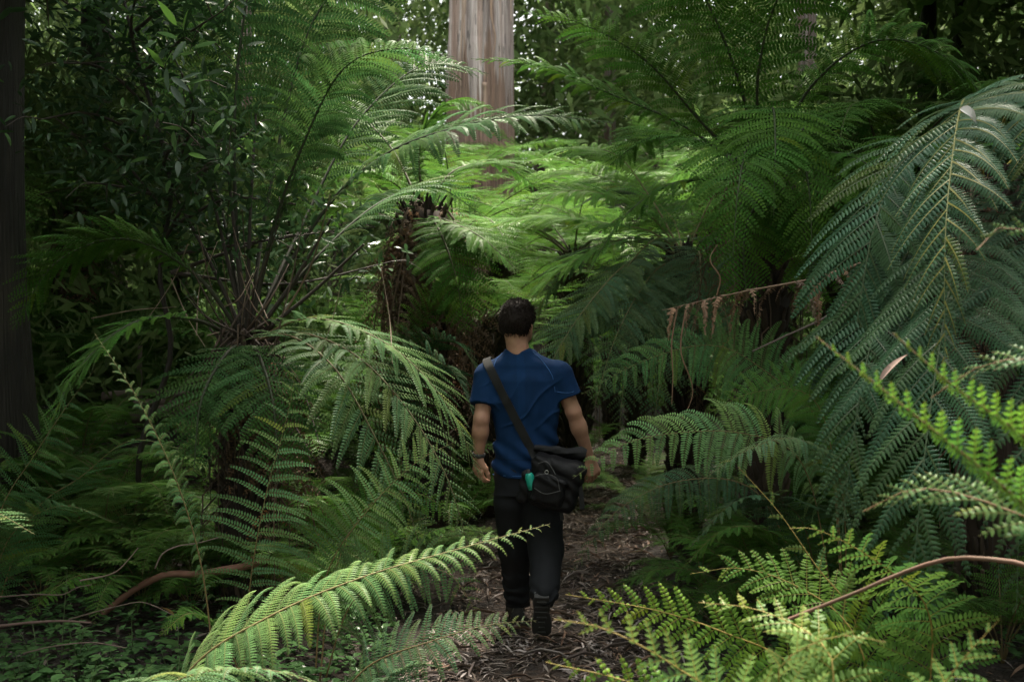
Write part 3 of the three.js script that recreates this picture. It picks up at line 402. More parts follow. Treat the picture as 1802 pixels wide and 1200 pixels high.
for (const [x, d, s] of [[1010, 9.6, 0.9], [1125, 9.0, 0.9], [1035, 12.5, 1], [1180, 7.0, 0.8], [70, 5.2, 0.8], [160, 5.3, 0.8], [250, 5.2, 0.8], [335, 5.1, 0.7], [1265, 5.2, 0.65], [1235, 6.0, 0.7], [40, 5.5, 1], [180, 5.5, 1.05], [290, 5.4, 0.9], [110, 5.8, 1.1], [230, 5.7, 1.1], [340, 5.5, 1], [20, 5.5, 1], [-80, 5.2, 1.1], [400, 5.2, 0.9], [140, 6.2, 1.1], [480, 5.2, 0.9], [1330, 5.4, 1], [1400, 5.6, 1], [1330, 6.9, 1.1], [1420, 5.2, 1.1], [1300, 7.6, 1], [1380, 6.2, 1.1], [640, 5.8, 1], [720, 6.3, 1], [580, 6.2, 1.1], [800, 7.4, 1], [850, 8.4, 0.9]]) {
  const p = onGround(x, d), t = thing('bank_fern', (Math.round(x) % 3 ? 'green' : 'pale green') + ' fern with arching fronds ' + by(p.x, p.z), 'fern', p, 'ferns crowding the banks'), a0 = rnd() * 6;
  for (let j = 0; j < 8; j++) putFrond((Math.round(x) % 3 ? groundKinds : groundKindsPale)[j % 4], t, a0 + j * 0.785 + jit(0.3), s * rr(0.75, 1.1), jit(0.25));
}
// ---------------------------------------------------------------- single low ferns in front
function lowFern(name, label, x, d, list, cat = 'fern') { const t = thing(name, label, cat, onGround(x, d)); for (const [pts, spec, split] of list) frond(t, pts, { style: 'ground', ...spec }, split ?? true); return t; }
const soft = { mat: M.soft, stalk: [0.16, 0.1, 0.04] };
lowFern('arching_fern', 'pale green fern frond reaching low across the track behind the walker', 240, 3.25, [
  [[[250, 1430, 3.25], [330, 1185, 3.12], [480, 1082, 3.05], [640, 1015, 3.05], [800, 968, 3.1], [968, 922, 3.2]], { ...soft, color: [0.105, 0.195, 0.06], n: [0, 1, 0.3], half: 0.29, pairs: 40, gap: 0.0105, ratio: 0.155, stipe: 0.12, droop: 1.4, lod: 2, peak: 0.22, radius: 0.006 }],
  [[[245, 1430, 3.25], [260, 1250, 3.0], [330, 1190, 2.8], [480, 1180, 2.7], [620, 1230, 2.65]], { ...soft, color: [0.07, 0.13, 0.05], half: 0.2, stipe: 0.2, droop: 1.2 }]]);
lowFern('upright_fern', 'upright fern frond with neat ladder of leaflets below the dead skirt', 430, 4.3, [
  [[onGround(425, 4.3), [442, 1010, 4.2], [470, 860, 4.12], [503, 740, 4.06], [522, 645, 4.0]], { ...soft, color: [0.085, 0.17, 0.07], half: 0.27, pairs: 19, ratio: 0.105, gap: 0.012, stipe: 0.22, n: [0, 0.3, 1], droop: 0.75, peak: 0.3, lift: 0.15 }],
  [[onGround(432, 4.3), [380, 1100, 4.2], [330, 1080, 4.1], [280, 1120, 4.0]], { ...soft, color: GREEN, half: 0.16, stipe: 0.3 }]]);
lowFern('spreading_fern', 'fern with broad pale fronds spreading at the foot of the fan fern', 560, 4.35, [
  [[onGround(552, 4.35), [575, 1010, 4.3], [645, 900, 4.2], [740, 808, 4.12], [800, 778, 4.1]], { ...soft, color: [0.085, 0.16, 0.06], half: 0.28, pairs: 22, ratio: 0.12, stipe: 0.2, droop: 1.0, n: [0, 0.7, 0.5] }],
  [[onGround(565, 4.35), [620, 1060, 4.2], [700, 1000, 4.1], [790, 1010, 4.05], [840, 1080, 4.05]], { ...soft, color: [0.07, 0.14, 0.05], half: 0.26, pairs: 22, ratio: 0.12, stipe: 0.2, droop: 0.9, n: [0, 0.7, 0.5] }],
  [[onGround(560, 4.35), [590, 1000, 4.5], [660, 880, 4.6], [740, 870, 4.6], [810, 920, 4.6]], { ...soft, color: GREEN, half: 0.24, stipe: 0.2 }]]);
lowFern('trackside_fern', 'small fern frond lying at the track edge beside the boots', 560, 3.9, [
  [[onGround(560, 3.9), [645, 1175, 3.8], [760, 1128, 3.75], [860, 1100, 3.8], [945, 1092, 3.85]], { ...soft, color: [0.075, 0.14, 0.06], n: [0, 0.9, 0.5], half: 0.2, pairs: 24, stipe: 0.2, droop: 1.0 }],
  [[onGround(570, 3.9), [640, 1230, 3.75], [730, 1170, 3.7], [800, 1180, 3.7]], { ...soft, color: [0.06, 0.12, 0.05], half: 0.15, stipe: 0.2 }]]);
lowFern('shaded_fern', 'fern with wide fronds under the dark tree trunk', -20, 4.7, [
  [[onGround(-40, 4.6), [0, 900, 4.45], [60, 800, 4.35], [120, 710, 4.3], [168, 648, 4.25]], { ...soft, color: [0.062, 0.14, 0.045], half: 0.27, pairs: 19, ratio: 0.12, n: [0, 0.7, 0.7], stipe: 0.2 }],
  [[onGround(-30, 4.6), [60, 900, 4.4], [140, 840, 4.3], [230, 775, 4.2], [320, 790, 4.15]], { ...soft, color: [0.062, 0.14, 0.045], half: 0.24, pairs: 19, ratio: 0.12, stipe: 0.2 }],
  [[onGround(-30, 4.6), [20, 940, 4.2], [110, 890, 4.1], [200, 920, 4.05]], { ...soft, color: [0.062, 0.14, 0.045], half: 0.22, stipe: 0.25 }],
  [[onGround(-40, 4.6), [-60, 950, 4.0], [-20, 900, 3.4], [60, 940, 3.0]], { ...soft, color: [0.062, 0.14, 0.045], half: 0.16, stipe: 0.3 }]]);
lowFern('narrow_fern', 'narrow drooping fern frond curving up in front of fallen logs', 385, 3.95, [
  [[onGround(385, 3.95), [352, 990, 3.9], [305, 835, 3.85], [240, 700, 3.8], [165, 586, 3.78]], { ...soft, color: [0.06, 0.135, 0.045], half: 0.13, pairs: 30, stipe: 0.28, n: [1, 0.5, 0.1], droop: 1.4, peak: 0.4 }]]);
lowFern('reaching_fern', 'light green fern frond dipping over the walker hand', 1480, 4.6, [
  [[onGround(1480, 4.6), [1405, 805, 4.5], [1310, 763, 4.42], [1190, 762, 4.34], [1095, 783, 4.27], [1008, 842, 4.2]], { ...soft, color: [0.14, 0.25, 0.09], n: [0, 1, 0.3], half: 0.26, pairs: 24, ratio: 0.19, stipe: 0.32, droop: 2.2 }],
  [[onGround(1490, 4.6), [1470, 820, 4.3], [1400, 772, 4.2], [1320, 790, 4.12], [1228, 850, 4.1]], { ...soft, color: [0.13, 0.22, 0.1], n: [0, 1, 0.25], half: 0.2, stipe: 0.38, droop: 2 }],
  [[onGround(1490, 4.6), [1440, 740, 5.0], [1350, 655, 5.1], [1262, 608, 5.1], [1140, 632, 5.05], [1022, 695, 5.0]], { ...soft, color: [0.085, 0.19, 0.06], n: [0, 1, 0.3], half: 0.3, stipe: 0.34, pairs: 30, droop: 2 }],
  [[onGround(1495, 4.6), [1430, 700, 4.8], [1330, 690, 4.8], [1240, 730, 4.8]], { ...soft, color: GREEN, half: 0.24, stipe: 0.4 }]]);
lowFern('trailing_fern', 'dull green fern frond trailing its tip onto the track', 1440, 5.0, [
  [[onGround(1440, 5.0), [1330, 865, 4.95], [1205, 845, 4.85], [1085, 900, 4.75], [1004, 1008, 4.7]], { ...soft, color: [0.05, 0.1, 0.045], n: [0, 1, 0.2], half: 0.24, pairs: 28, stipe: 0.25, droop: 2.4 }],
  [[onGround(1450, 5.0), [1400, 900, 4.6], [1300, 880, 4.4], [1212, 965, 4.3]], { mat: M.glossy, color: BLUE, half: 0.26, stipe: 0.3, droop: 0.9 }],
  [[onGround(1450, 5.0), [1380, 950, 4.9], [1280, 930, 4.8], [1200, 1000, 4.8]], { ...soft, color: GREEN, half: 0.24, stipe: 0.3 }]]);
lowFern('bright_fern', 'sunny yellow-green fern frond beside the brown trunk skirt', 690, 6.9, [
  [[onGround(690, 6.9), [705, 660, 6.85], [765, 540, 6.75], [860, 515, 6.65], [960, 525, 6.55]], { ...soft, style: 'tree', color: [0.1, 0.2, 0.035], half: 0.32, stipe: 0.45, droop: 0.8, radius: 0.006 }],
  [[onGround(700, 6.9), [730, 620, 6.7], [800, 600, 6.5], [860, 680, 6.4]], { ...soft, style: 'tree', color: [0.06, 0.13, 0.05], half: 0.3, stipe: 0.4, radius: 0.006 }],
  [[onGround(700, 6.9), [720, 680, 6.5], [780, 640, 6.3], [830, 720, 6.2], [850, 850, 6.2]], { ...soft, style: 'tree', color: [0.05, 0.11, 0.05], half: 0.3, stipe: 0.3, radius: 0.006 }]]);
// bracken, bottom corner
const brk = { ...soft, n: [0, 0.75, 0.75], stalk: [0.3, 0.2, 0.05], stalkFade: 0.2, pairs: 20, half: 0.26, gap: 0.012, ratio: 0.235, fill: 0.85, stipe: 0.22, droop: 0.5, forward: 0.5, lod: 1, peak: 0.15, mess: 0.35, missing: 0.12 };
lowFern('yellow_bracken', 'yellow-green bracken with thin orange stalks at the track edge', 1560, 2.9, [
  [[onGround(1560, 2.9), [1393, 1172, 2.85], [1280, 1115, 2.85], [1167, 1077, 2.9], [995, 1046, 2.95]], { ...brk, color: LIME, half: 0.21 }],
  [[onGround(1580, 2.9), [1500, 1110, 2.95], [1400, 1030, 3.1], [1300, 1000, 3.2], [1215, 1010, 3.25]], { ...brk, color: [0.1, 0.2, 0.03], half: 0.25, pairs: 20 }],
  [[onGround(1560, 2.9), [1500, 1080, 3.0], [1440, 1000, 3.05], [1370, 900, 3.1], [1300, 822, 3.15]], { ...brk, color: [0.1, 0.17, 0.05], half: 0.14, pairs: 8, missing: 0.2 }],
  [[onGround(1590, 2.9), [1640, 1100, 2.8], [1560, 1000, 2.6], [1430, 930, 2.5], [1390, 930, 2.5]], { ...brk, color: [0.09, 0.19, 0.04], half: 0.22 }]], 'bracken');
lowFern('leaning_bracken', 'soft pale bracken fronds leaning over the bottom of the track', 1420, 2.0, [
  [[onGround(1420, 2.0), [1330, 1290, 1.98], [1200, 1180, 1.95], [1060, 1105, 1.95], [975, 1090, 1.97]], { ...brk, color: [0.13, 0.22, 0.06], half: 0.2, gap: 0.012, lod: 2 }],
  [[onGround(1430, 2.0), [1420, 1300, 1.95], [1370, 1180, 1.9], [1470, 1120, 1.85], [1560, 1130, 1.8]], { ...brk, color: [0.12, 0.2, 0.06], half: 0.2, gap: 0.012, lod: 2 }],
  [[onGround(1400, 2.0), [1250, 1300, 2.1], [1130, 1210, 2.15], [960, 1165, 2.2]], { ...brk, color: LIME, half: 0.18, gap: 0.012 }],
  [[onGround(1440, 2.0), [1600, 1320, 1.9], [1680, 1180, 1.8], [1760, 1090, 1.75]], { ...brk, color: [0.08, 0.16, 0.05], half: 0.22, gap: 0.012 }],
  [[onGround(1440, 2.0), [1460, 1280, 2.0], [1460, 1150, 2.05], [1340, 1075, 2.2], [1230, 1060, 2.3]], { ...brk, color: [0.12, 0.2, 0.05], half: 0.2, gap: 0.012 }]], 'bracken');
const near = { ...soft, stalk: [0.13, 0.06, 0.025], stalkFade: 0.05, n: [0, 0.6, 0.8], pairs: 30, half: 0.105, gap: 0.012, ratio: 0.26, stipe: 0.1, droop: -0.2, curl: 0.5, forward: 0.75, lift: 0.6, lod: 2, radius: 0.0085, color: [0.12, 0.27, 0.035], peak: 0.3, mess: 0.25 };
lowFern('rising_bracken', 'bright green bracken with reddish stalks in front of the glossy tree fern', 2150, 1.6, [
  [[onGround(2150, 1.6), [2020, 1100, 1.52], [1802, 888, 1.55], [1600, 722, 1.6], [1436, 592, 1.66]], { ...near, stipe: 0.48 }],
  [[onGround(2160, 1.6), [2020, 960, 1.55], [1802, 768, 1.6], [1680, 680, 1.62], [1572, 586, 1.66]], { ...near, stipe: 0.55 }],
  [[onGround(2160, 1.6), [2050, 760, 1.7], [1880, 640, 1.8], [1740, 640, 1.9], [1640, 700, 2.0]], { ...near, stipe: 0.4, half: 0.15, curl: 0, lift: 0.1, droop: 0.4, color: [0.07, 0.15, 0.05] }],
  [[onGround(2160, 1.6), [2000, 560, 1.8], [1850, 420, 1.85], [1760, 400, 1.9], [1720, 440, 1.9]], { ...near, stipe: 0.5, half: 0.14, curl: 0, lift: 0.1, droop: 0.4, color: [0.07, 0.15, 0.04] }],
  [[onGround(2150, 1.6), [1950, 1000, 1.7], [1780, 900, 1.8], [1620, 860, 1.9], [1520, 900, 2.0]], { ...near, stipe: 0.4, half: 0.17, curl: 0, lift: 0.1, droop: 0.5, color: [0.08, 0.16, 0.05] }]], 'bracken');
// dead brown frond
{
  const t = thing('dead_frond', 'brown dead fern frond with shrivelled leaflets dangling above green ferns', 'dead fern', px(1520, 462, 4.7));
  frond(t, [[1520, 462, 4.7], [1440, 488, 4.65], [1300, 515, 4.6], [1165, 546, 4.55]], { style: 'ground', mat: M.dead, color: [0.165, 0.1, 0.063], stalk: [0.2, 0.13, 0.085], half: 0.34, pairs: 12, even: true, missing: 0.15, wild: 0.3, gap: 0.011, ratio: 0.11, droop: 4.5, curl: 0.2, tilt: -0.4, sweep: 0.5, mess: 0.9, gaps: 0.06, stipe: 0.1, fill: 0.7, radius: 0.007, peak: 0.2, forward: 0 }, true);
  for (const [x, y0, y1] of [[1192, 545, 712], [1207, 545, 752], [1262, 520, 430]]) tubeMesh('broken_stalk', [px(x, y0, 4.57), px(x + jit(10), lerp(y0, y1, 0.35), 4.55), px(x + jit(14), lerp(y0, y1, 0.7), 4.55), px(x + jit(14), y1, 4.55)].map((p) => p.sub(t.position)), 0.0045, 0.0018, [0.17, 0.1, 0.06], M.wood, t);
}
const stick = (name, label, pts, r0, r1, c, cat = 'stick', group) => { const t = tubeMesh(name, pts.map((p) => px(...p)), r0, r1, c, M.wood, scene, 8, 0.08, 24); return tag(t, label, cat, group); };
stick('broken_stem', 'long reddish brown broken stem slanting through the bracken', [[1388, 1090, 2.45], [1500, 1046, 2.4], [1600, 1004, 2.35], [1668, 984, 2.3], [1740, 984, 2.22], [1830, 1002, 2.15], [1960, 1100, 2.0], [2030, 1500, 1.9]], 0.0045, 0.0072, (q) => mixc([0.17, 0.085, 0.055], [0.1, 0.06, 0.035], 0.5 + 0.5 * noise(q * 26)), 'stem');
stick('bare_twig', 'straight grey twig slanting behind the dangling dead leaflets', [[1325, 618, 5.0], [1390, 588, 5.0], [1450, 560, 5.0], [1540, 500, 5.05]], 0.004, 0.008, [0.13, 0.1, 0.09], 'twig');
stick('fallen_branch', 'curved reddish branch lying behind the broad-leaved seedling', [[180, 1080, 4.9], [240, 1035, 4.9], [290, 1012, 4.9], [350, 1010, 4.85], [420, 998, 4.85], [470, 990, 5.1]], 0.016, 0.02, [0.16, 0.075, 0.05], 'branch');

stick('long_twig', 'long bent grey twig lying across the leafy herbs', [[-20, 1052, 4.3], [60, 1046, 4.3], [110, 1046, 4.28], [135, 1034, 4.27], [160, 1029, 4.25]], 0.004, 0.002, [0.12, 0.085, 0.07], 'twig');
stick('thin_twig', 'thin pale twig rising in the shade behind the herbs', [[140, 1022, 4.6], [200, 1008, 4.6], [225, 985, 4.6], [242, 964, 4.6]], 0.004, 0.002, [0.2, 0.14, 0.12], 'twig');
stick('crooked_twig', 'crooked pale twig beside the narrow fern', [[272, 1000, 4.5], [285, 975, 4.5], [310, 962, 4.5], [350, 955, 4.5], [390, 944, 4.5]], 0.004, 0.002, [0.15, 0.11, 0.09], 'twig');
stick('bark_strip', 'flat reddish strip of bark on the herbs', [[-20, 1104, 4.05], [50, 1096, 4.05], [110, 1093, 4.05], [160, 1096, 4.05]], 0.007, 0.004, [0.1, 0.06, 0.05], 'bark');
stick('leaning_twig', 'slender brown twig slanting through the seedlings', [[120, 1090, 4.2], [210, 1066, 4.2], [250, 1060, 4.2], [310, 1085, 4.2]], 0.003, 0.0015, [0.1, 0.07, 0.055], 'twig');
stick('low_twig', 'brown twig curving over the leafy herbs', [[40, 1150, 3.95], [90, 1138, 3.95], [160, 1131, 3.95], [220, 1140, 3.95]], 0.003, 0.002, [0.1, 0.07, 0.055], 'twig');
stick('fallen_log', 'thick brown log, lowest of the stack beside the dead skirt', [[225, 738, 6.9], [290, 724, 6.9], [345, 722, 6.8]], 0.05, 0.045, [0.1, 0.075, 0.06], 'log');
stick('fallen_log', 'thin brown log, middle of the stack beside the dead skirt', [[235, 712, 6.95], [290, 708, 6.95], [350, 712, 6.85]], 0.03, 0.027, [0.11, 0.08, 0.065], 'log');
stick('fallen_log', 'grey log on top of the stack beside the dead skirt', [[180, 697, 7.0], [250, 690, 7.0], [340, 694, 6.9]], 0.03, 0.02, [0.12, 0.09, 0.075], 'log');
stick('log_stump', 'upright grey broken stake standing behind the stacked logs', [[248, 745, 7.1], [245, 660, 7.1], [246, 602, 7.1]], 0.02, 0.016, [0.11, 0.085, 0.07], 'stake');
{
  const t = thing('hanging_twigs', 'tangle of thin pale dead twigs caught among the dark stalks', 'twigs', px(430, 600, 5.1));
  for (const p of [[[345, 590], [350, 510], [372, 450], [382, 425]], [[300, 490], [330, 560], [360, 610]], [[440, 700], [425, 600], [432, 520], [452, 470]], [[470, 560], [440, 490], [415, 420], [410, 400]], [[395, 540], [420, 525], [445, 480]], [[560, 640], [585, 560], [600, 500]], [[365, 590], [420, 575], [430, 560]], [[160, 560], [240, 545], [310, 540]], [[690, 640], [685, 560], [670, 470]], [[380, 660], [405, 620], [430, 590]], [[330, 430], [300, 500], [260, 560]]])
    tubeMesh('twig', p.map(([x, y]) => px(x, y, 5.1 + jit(0.15)).sub(t.position)), 0.0035, 0.0016, [0.22, 0.16, 0.12], M.wood, t, 5, 0.1);
}
// ---------------------------------------------------------------- broad-leaved plants
function leafGeo(len, w, bend = 0.25, fold = 0.2) { const B = new Build(), q = [0, 0.12, 0.3, 0.5, 0.7, 0.87, 1], h = [0.04, 0.6, 0.96, 1, 0.8, 0.42, 0.02]; let a; q.forEach((s, k) => { const y = -bend * len * s * s, hw = h[k] * w / 2, r = [B.v(V(s * len, y + fold * hw, -hw), [1, 1, 1]), B.v(V(s * len, y, 0), [0.9, 0.95, 0.9]), B.v(V(s * len, y + fold * hw, hw), [1, 1, 1])]; if (a) for (const e of [0, 1]) { B.t(a[e], a[e + 1], r[e]); B.t(a[e + 1], r[e + 1], r[e]); } a = r; }); return B.geo(); }
const leafTones = [[0.04, 0.085, 0.03], [0.03, 0.065, 0.025], [0.06, 0.12, 0.035], [0.045, 0.075, 0.045], [0.07, 0.15, 0.028]].map((c) => { const m = M.leaf.clone(); m.color.setRGB(...c); return m; });
const lance = [leafGeo(0.085, 0.024, 0.2), leafGeo(0.07, 0.02, 0.4), leafGeo(0.1, 0.026, 0.1)], oval = [leafGeo(0.045, 0.03, 0.2), leafGeo(0.055, 0.034, 0.35)], broad = leafGeo(0.13, 0.06, 0.25);
const dirQuat = (d, roll = 0) => { const x = d.clone().normalize(), y = V(0, 1, 0).addScaledVector(x, -x.y).normalize(), z = V().crossVectors(x, y); return new THREE.Quaternion().setFromRotationMatrix(new THREE.Matrix4().makeBasis(x, y, z)).multiply(new THREE.Quaternion().setFromAxisAngle(V(1, 0, 0), roll)); };
function leafAt(parent, geo, mat, p, d, s = 1, roll = 0) { const m = mesh('leaf', geo, mat, parent); m.position.copy(p); m.quaternion.copy(dirQuat(d, roll)); m.scale.setScalar(s); return m; }
{
  const t = thing('leafy_shrub', 'dark shrub with narrow glossy leaves beside the dark tree trunk', 'shrub', onGround(250, 5.7)), rel = (x, y, d) => px(x, y, d).sub(t.position), spots = [];
  tubeMesh('stem', [V(0, -0.05, 0), rel(245, 800, 5.7), rel(300, 620, 5.65), rel(280, 480, 5.6), rel(300, 330, 5.5), rel(240, 100, 5.4), rel(200, -80, 5.4)], 0.02, 0.008, [0.02, 0.015, 0.012], M.wood, t, 8, 0.08, 30);
  for (const [x0, y0, x1, y1, x2, y2, d] of [[295, 380, 200, 270, 120, 235, 5.2], [300, 330, 340, 200, 320, 130, 4.6], [290, 300, 380, 250, 430, 240, 4.8], [270, 200, 180, 120, 90, 110, 5.0], [250, 130, 330, 60, 390, 20, 4.9], [240, 100, 150, 30, 80, -20, 5.0], [300, 400, 400, 350, 520, 360, 5.2], [295, 350, 220, 330, 150, 320, 5.0], [290, 420, 360, 300, 400, 290, 4.7], [250, 150, 230, 40, 260, -60, 4.8], [290, 450, 420, 430, 560, 410, 5.3], [285, 300, 300, 260, 350, 255, 4.6], [230, 60, 320, -10, 420, -30, 5.1], [275, 250, 160, 200, 70, 210, 4.9], [300, 480, 480, 420, 660, 400, 5.9], [300, 480, 500, 500, 690, 460, 6.1]]) {
    const pts = [rel(x0, y0, 5.5), rel(x1, y1, (5.5 + d) / 2), rel(x2, y2, d)]; tubeMesh('branch', pts, 0.012, 0.003, [0.035, 0.025, 0.02], M.wood, t, 6, 0.08, 12);
    const c = curvePts(pts, 40); for (let k = 6; k <= 40; k++) for (let j = 0; j < 5; j++) { const p = c[k].clone().add(V(jit(0.22), jit(0.2) + 0.02, jit(0.22))); spots.push([p, V(jit(1), jit(0.6) - 0.15, jit(1))]); }
    for (let k = 10; k <= 40; k += 5) { const e = c[k].clone().add(V(jit(0.25), jit(0.2), jit(0.25))); tubeMesh('twig', [c[k], c[k].clone().lerp(e, 0.5).add(V(0, 0.03, 0)), e], 0.004, 0.0015, [0.04, 0.028, 0.02], M.wood, t, 4, 0.05, 5); }
  }
  spots.sort((a, b) => b[0].z - a[0].z);
  spots.slice(0, 260).forEach(([p, d], k) => leafAt(t, lance[k % 3], leafTones[k % 4], p, d, rr(0.7, 1.25), jit(0.8)));
  const rest = []; for (const [p, d] of spots.slice(260)) { const g = lance[Math.floor(rnd() * 3)].clone(); g.applyMatrix4(new THREE.Matrix4().compose(p, dirQuat(d, jit(1)), V(1, 1, 1).multiplyScalar(rr(0.7, 1.2)))); rest.push(g); }
  mesh('foliage', mergeGeometries(rest), leafTones[1], t).userData.kind = 'stuff';
  for (const [x, y, dx, dy, s, m] of [[287, 118, -0.6, 0.8, 1.1, 4], [287, 118, 0.5, 0.75, 1.0, 4], [292, 118, 0.1, -0.9, 1.25, 3], [300, 135, 0.7, -0.5, 1.2, 3], [318, 140, 0.9, 0.3, 1.1, 3], [300, 150, 0.55, -0.75, 1.3, 3], [325, 150, 0.9, 0.25, 1.1, 2], [310, 45, -0.5, 0.75, 1.3, 4], [322, 55, 0.2, 0.9, 1.0, 4], [330, 270, 0.8, -0.2, 1.0, 4]]) leafAt(t, lance[2], leafTones[m], rel(x, y, 4.5), V(dx, dy, 0.25), s, 0.9);
}
{
  const herb = (label, x, d, h, pairs, geos, tones, group) => { const t = thing(group ? 'leafy_herb' : 'seedling', label, group ? 'herb' : 'seedling', onGround(x, d), group), top = V(jit(0.04), h, jit(0.04)); tubeMesh('stem', [V(0, -0.02, 0), V(jit(0.02), h * 0.5, jit(0.02)), top], 0.0028, 0.0015, [0.06, 0.09, 0.03], M.wood, t, 5, 0.03, 6); for (let k = 0; k < pairs; k++) { const q = (k + 1) / pairs, a = k * 1.57 + jit(0.4); for (const e of [0, Math.PI]) leafAt(t, geos[k % geos.length], tones[Math.floor(rnd() * tones.length)], top.clone().multiplyScalar(q), V(Math.cos(a + e), 0.35, Math.sin(a + e)), (1.15 - 0.45 * q) * rr(0.8, 1.2), jit(0.3)); } return t; };
  herb('broad-leaved green seedling standing by the fallen branch', 314, 4.35, 0.27, 2, [broad], [leafTones[2], leafTones[4]]);
  herb('tall oval-leaved seedling above the twigs', 106, 4.4, 0.42, 5, oval, [leafTones[2]]);
  herb('small pale seedling with a dry stalk', 236, 4.45, 0.24, 2, oval, [leafTones[2]]);
  herb('round-leaved herb under the pale arching fern', 640, 3.7, 0.1, 2, [leafGeo(0.07, 0.06, 0.2)], [leafTones[3]]);
  for (let k = 0; k < 60; k++) { const x = rr(-20, 340), d = rr(3.5, 4.4), h = rr(0.08, 0.22), by = d > 4.15 ? 'the fallen reddish branch' : x < 120 ? 'the reddish bark strip' : x < 230 ? 'the curving brown twig' : 'the pale arching fern'; herb((h > 0.17 ? 'tall' : h > 0.12 ? 'middling' : 'tiny') + ' green herb with oval leaves beside ' + by, x, d, h, 4, oval, [leafTones[2], leafTones[2], leafTones[0]], 'leafy herbs on the forest floor'); }
  const tuft = (() => { const list = []; for (let k = 0; k < 7; k++) { const a = k * 2.4, g = oval[k % 2].clone(); g.applyMatrix4(new THREE.Matrix4().compose(V(jit(0.05), rr(0, 0.09), jit(0.05)), dirQuat(V(Math.cos(a), rr(0, 0.5), Math.sin(a)), jit(0.3)), V(1, 1, 1).multiplyScalar(rr(0.6, 1)))); list.push(g); } return mergeGeometries(list); })();
  const hm = M.leaf.clone(); hm.name = 'ground_leaf';
  scatter('ground_cover', tuft, hm, 1500, () => { const d = rr(3.4, 7), x = rnd() < 0.6 ? rr(-2.6, -0.55) * d / 4.4 : rr(0.75, 2.6) * d / 4.4, z = -d, o = Math.abs(x - pathX(z)) - pathHalf(z); if (o < 0.12 || noise(x * 1.6, z * 1.6, 3) < -0.15) return null; return [V(x, ground(x, z), z), quat(jit(0.2), rnd() * 6.28, jit(0.2)), V(1, 1, 1).multiplyScalar(rr(0.8, 1.4)), shade([0.065, 0.14, 0.045], rr(0.6, 1.3))]; }, 'low carpet of small green leaves over the forest floor', 'ground cover');
  const gr = thing('grass_tuft', 'tuft of long green grass blades at the bracken foot', 'grass', onGround(1275, 3.6)); for (let k = 0; k < 14; k++) { const a = rnd() * 6.28, B = new Build(), p = curvePts([V(0, 0, 0), V(Math.cos(a) * 0.04, rr(0.15, 0.25), Math.sin(a) * 0.04), V(Math.cos(a) * 0.13, rr(0.22, 0.36), Math.sin(a) * 0.13), V(Math.cos(a) * 0.22, rr(0.12, 0.25), Math.sin(a) * 0.22)], 10); tubeInto(B, p, 0.0035, 0.0008, [0.06, 0.13, 0.03], 3); mesh('blade', B.geo(), M.soft, gr); }
  const dry = M.dead.clone(); dry.name = 'dry_leaf'; dry.color.setRGB(0.42, 0.3, 0.26);
  const caught = (label, x, y, d, len, w, dir, c) => { const m = dry.clone(); m.color.setRGB(...c); const o = mesh('caught_leaf', leafGeo(len, w, 0.4, 0.5), m); o.position.copy(px(x, y, d)); o.quaternion.copy(dirQuat(dir, 0.9)); tag(o, label, 'dead leaf'); };
  caught('curled pale pink dead leaf caught on the glossy tree fern', 1549, 672, 2.75, 0.1, 0.02, V(0.45, 0.9, 0.2), [0.3, 0.2, 0.17]);
  caught('crumpled white dead leaf on the crest of the glossy frond', 1690, 192, 3.35, 0.055, 0.04, V(0.9, -0.4, 0.4), [0.62, 0.58, 0.58]);
  caught('torn whitish scrap of leaf beside the crumpled one', 1708, 190, 3.35, 0.05, 0.02, V(0.1, -0.9, 0.4), [0.58, 0.55, 0.56]);
  caught('dry tan leaf standing on edge beside the seedling', 398, 1115, 4.2, 0.08, 0.03, V(0.1, 1, 0.1), [0.4, 0.3, 0.24]);
  caught('orange dead leaf leaning behind the seedling', 305, 1085, 4.4, 0.07, 0.02, V(-0.5, 0.8, 0.1), [0.36, 0.2, 0.09]);
}
